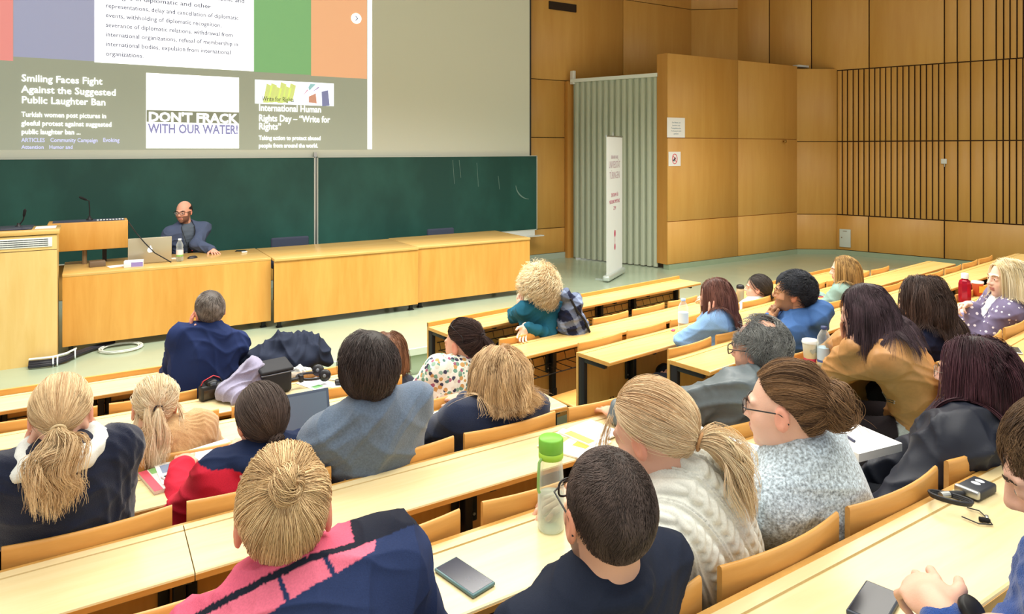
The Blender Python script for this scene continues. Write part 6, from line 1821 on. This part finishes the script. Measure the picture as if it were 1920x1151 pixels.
m = MB(Matrix.Translation(P+V3(-.004, -.012, .007)) @ Matrix.Rotation(R(80), 4, 'X') @ Matrix.Rotation(R(10), 4, 'Y')); m.lathe([(.006, -.012), (.0065, .008), (.004, .012), (0, .012)], seg=14); m.build('capsule', mat('foam_black', '151517', .9), t)
m = MB(flat_M(Vector(P+V3(.018, -.008, 0)), R(30))); m.box((-.012, -.004, .0), (.012, .004, .008), bev=.002); m.build('clip', STEEL, t)
_p, _a, _l = span(1662, 1102, 1616, 1176, ZD('G'))
phone('dark scuffed phone with silver side key near the picture edge', _p, _a, .072, .135, .011, 'phone_graphite', '3a4250', 'phone_glass_dark', '1b1d26')

# far left: pale bag beside the navy sweater
P = A_(at_Y(2, 1010, 2.36)); 
t = thing('shopping_bag', 'pale green and white bag by the navy sweater at the picture edge', 'bag', V3(P[0], P[1], FL['D']+.45))
S = Shape(); S.ell(V3(P[0]-.06, P[1], FL['D']+.62), (.10, .07, .16)); S.ell(V3(P[0]-.06, P[1], FL['D']+.53), (.11, .08, .08), k=.03)
blob('cloth', S, .009, t, lambda v: np.where((np.sin(v[:, 2]*40+v[:, 0]*30) > .3)[:, None], lin('8fb3a2'), lin('e4e9dd')), 'cotton', .012, 24, 9)

# block past the aisle
P = A_(at_d(1072, 585, 5.35))
t = thing('backpack', 'dark blue plaid bag leaning beside the teal top', 'bag', V3(P[0], P[1], RZ['A']-.3))
Rb = rotm(0, 0, R(22)); S = Shape(); S.ell(P+V3(.0, .02, -.02), (.085, .085, .17), Rb, k=.03); S.ell(P+V3(.05, .02, -.14), (.10, .09, .12), Rb, k=.05); S.ell(P+V3(-.04, .03, .13), (.055, .06, .05), Rb, k=.03)
def plaid(v):
    a = (v[:, 0]*.9+v[:, 2]*.35); b = (v[:, 2]*.9-v[:, 0]*.35)
    k = ((a % .11) < .045).astype(float)+((b % .12) < .05)
    return lin('1b2038')[None]*(1-k[:, None]*.5)+lin('8390ac')[None]*(k[:, None]*.5)
blob('cloth', S, .007, t, plaid, 'cotton', .010, 24, 6)
m = MB(); m.tube([P+V3(-.05, -.05, .12), P+V3(.0, -.075, .02), P+V3(.07, -.075, -.06), P+V3(.13, -.06, -.16)], .010, seg=6); m.build('strap', mat('strap_black', '15161c', .7), t)
Z_ = lambda px, py, row: A_(at_Z(px, py, RZ[row]+.001))
P = Z_(1281, 622, 'C'); bottle('water_bottle', 'clear water bottle standing beside the denim jacket elbow', P, pet(.245, .038), CLEAR, pet_cap(.245, .038, mat('cap_pale_blue', '9db8d8', .4)), [([(.0386, .07), (.0386, .145)], mat('label_ice', 'c9d8e6', .6))])
P = Z_(1262, 620, 'C'); m = MB(flat_M(Vector(P), R(30))); m.box((-.02, -.012, 0), (.02, .012, .008), bev=.003); setp(m.build('eraser', mat('eraser_pink', 'cf4a78', .6)), 'tiny pink eraser beside the water bottle', 'eraser')
P = Z_(1388, 566, 'B'); P[1] += -.0
t = thing('travel_mug', 'steel and amber travel mug beside the sleek dark hair', 'mug', P)
m = MB(Matrix.Translation(P)); m.lathe([(0, 0), (.034, 0), (.036, .10), (.034, .13), (0, .13)], seg=20); m.build('body', mat('mug_amber', 'c9b48c', .2, trans=.4), t)
m = MB(Matrix.Translation(P)); m.lathe([(.036, .13), (.036, .145), (.030, .16), (.012, .165), (0, .165)], seg=20); m.build('lid', BLACK, t)
P = Z_(1527, 556, 'C'); phone('phone with pink cover on the desk before the pale green jacket', Vector(P), R(60), body='phone_pink', bcol='c9446e')
P = Z_(1519, 682, 'E')
t = thing('paper_cup', 'white paper cup with grey hearts and a crimson band', 'cup', P)
M_ = Matrix.Translation(P); m = MB(M_); m.lathe([(0, 0), (.029, 0), (.040, .115)], seg=26); m.build('cup_wall', mat('cup_paper', 'dfe3d6', .6), t)
m = MB(M_); m.lathe([(.0425, .113), (.0425, .121), (.040, .124), (.040, .130), (0, .130)], seg=26); m.build('lid', WHITE_MET, t)
m = MB(M_); m.lathe([(.0306, .012), (.0325, .034)], seg=26); m.build('label_band', mat('band_crimson', 'cf3c62', .6), t)
for a in (-2.2, -1.5, -.8):
    m = MB(M_ @ Matrix.Rotation(a, 4, 'Z') @ Matrix.Translation((.0384, 0, .075)) @ Matrix.Rotation(R(90), 4, 'Z') @ Matrix.Rotation(R(84), 4, 'X'))
    m.prism([(.0009*16*math.sin(q)**3, .0009*(13*math.cos(q)-5*math.cos(2*q)-2*math.cos(3*q)-math.cos(4*q))) for q in np.linspace(0, 2*math.pi, 24, endpoint=False)][::-1], -.001, .0012); m.build('heart_print', mat('heart_grey', 'a3a89c', .7), t)
P = Z_(1545, 688, 'E'); bottle('water_bottle', 'clear bottle with dark blue cap and pale blue label beside the paper cup', P, pet(.215, .034), CLEAR, pet_cap(.215, .034, mat('cap_navy', '27345e', .4)), [([(.0346, .04), (.0346, .105)], mat('label_sky', 'b9cfe2', .6)), ([(.0347, .03), (.0347, .042)], mat('label_navy', '3d5a9c', .6))])
P = Z_(1566, 676, 'E'); m = MB(flat_M(Vector(P), R(30))); m.box((-.035, -.022, 0), (.035, .022, .028), bev=.004); setp(m.build('tissue_pack', mat('tissue_white', 'e3e6ee', .6)), 'small white tissue pack by the tan leather elbow', 'tissues')
P = Z_(1809, 566, 'E')
t = thing('drink_bottle', 'translucent red drink bottle with white screw cap', 'bottle', P)
M_ = Matrix.Translation(P); m = MB(M_); m.lathe([(0, 0), (.040, 0), (.044, .006), (.044, .14), (.038, .16), (.022, .172), (.022, .178)], seg=8, smooth=False); m.build('body', mat('bottle_red', 'c01838', .1, trans=.55, ior=1.3), t)
m = MB(M_); m.lathe([(.025, .178), (.025, .212), (.022, .216), (0, .216)], seg=18); m.build('cap', WHITE_MET, t)
m = MB(M_); m.tube([(.025, 0, .20), (.05, 0, .205), (.056, 0, .185), (.045, 0, .165)], .003, seg=6); m.build('loop', mat('loop_white', 'd8dcda', .5), t)
P = Z_(1833, 554, 'E')
t = thing('paper_cup', 'orange red paper cup with yellow square beside the red bottle', 'cup', P)
M_ = Matrix.Translation(P); m = MB(M_); m.lathe([(0, 0), (.030, 0), (.040, .10)], seg=24); m.build('cup_wall', mat('cup_orange', 'c9583c', .6), t)
m = MB(M_); m.lathe([(.042, .098), (.042, .112), (0, .112)], seg=24); m.build('lid', WHITE_MET, t)
m = MB(M_ @ Matrix.Rotation(R(-110), 4, 'Z')); m.box((.036, -.022, .03), (.0405, .022, .08)); m.build('label_square', mat('label_yellow', 'e0b03a', .6), t)
P = Z_(1808, 584, 'E'); sheet('paper_sheet', 'white paper sheet on the desk before the red bottle', Vector(P), R(-30), .19, .27)
P = Z_(1901, 658, 'F'); phone('silver phone lying on the sixth desk past the aisle', Vector(P), R(-60), .06, .12, .008, 'phone_silver', 'c9cdd0', 'phone_glass_grey', '2c3238')
P = A_(at_d(1046, 725, 4.45))
t = thing('handbag', 'dark plum bag under the second bench past the aisle', 'bag', V3(P[0], P[1], FL['B']))
S = Shape(); S.ell(V3(P[0], P[1], FL['B']+.16), (.15, .08, .15), k=.03); S.ell(V3(P[0], P[1], FL['B']+.07), (.16, .09, .07), k=.04)
blob('cloth', S, .010, t, '3c1f38', 'cotton', .010, 24, 7)
m = MB(); m.tube([V3(P[0]-.1, P[1]-.07, FL['B']+.22), V3(P[0]-.05, P[1]-.1, FL['B']+.33), V3(P[0]+.06, P[1]-.1, FL['B']+.32), V3(P[0]+.1, P[1]-.07, FL['B']+.22)], .009, seg=6); m.build('strap', mat('strap_black', '15161c', .7), t)

# speaker's transmitter on its lanyard
sp = PEOPLE['bald bearded man with glasses in grey blue blazer, seated at the front table']
wl = lambda x, y, z: tuple(sp['N']+sp['r']*x+sp['f']*y+sp['uc']*z)
t = thing('wireless_transmitter', 'black wireless microphone pack hanging on a cord at his chest', 'microphone', wl(0, .16, -.30))
fr = Matrix(np.stack([sp['r'], sp['f'], sp['uc']], 1).tolist()).to_4x4()
m = MB(Matrix.Translation(wl(0, .185, -.27)) @ fr); m.box((-.03, -.010, -.055), (.03, .012, .045), bev=.006, seg=3); m.build('pack', mat('pack_black', '17171a', .45), t)
m = MB(Matrix.Translation(wl(0, .185, -.27)) @ fr); m.tube([(.02, 0, .04), (.022, .0, .11)], .004, seg=6); m.build('antenna', BLACK, t)
m = MB(Matrix.Translation(wl(0, .185, -.27)) @ fr); m.box((-.022, .0122, .005), (-.012, .0135, .013)); m.build('indicator', mat('indicator_red', 'e0383c', .4, emit=.6), t)
m = MB()
for sx in (-1, 1): m.tube([wl(sx*.025, .19, -.23), wl(sx*.05, .165, -.12), wl(sx*.068, .11, -.03), wl(sx*.062, .03, .015)], .0035, seg=6)
m.build('cord', mat('cord_black', '1a1a1e', .7), t)
# small dark thing in the hands of the man at the picture edge
P = A_(at_d(1822, 1142, 1.17))
t = thing('lens_cap', 'small dark object held in the hands of the blue sweater', 'object', P)
m = MB(Matrix.Translation(P) @ Matrix.Rotation(R(40), 4, 'X')); m.lathe([(0, -.008), (.020, -.008), (.022, -.004), (.022, .005), (.019, .008), (0, .008)], seg=22); m.build('cap', BLACK, t)
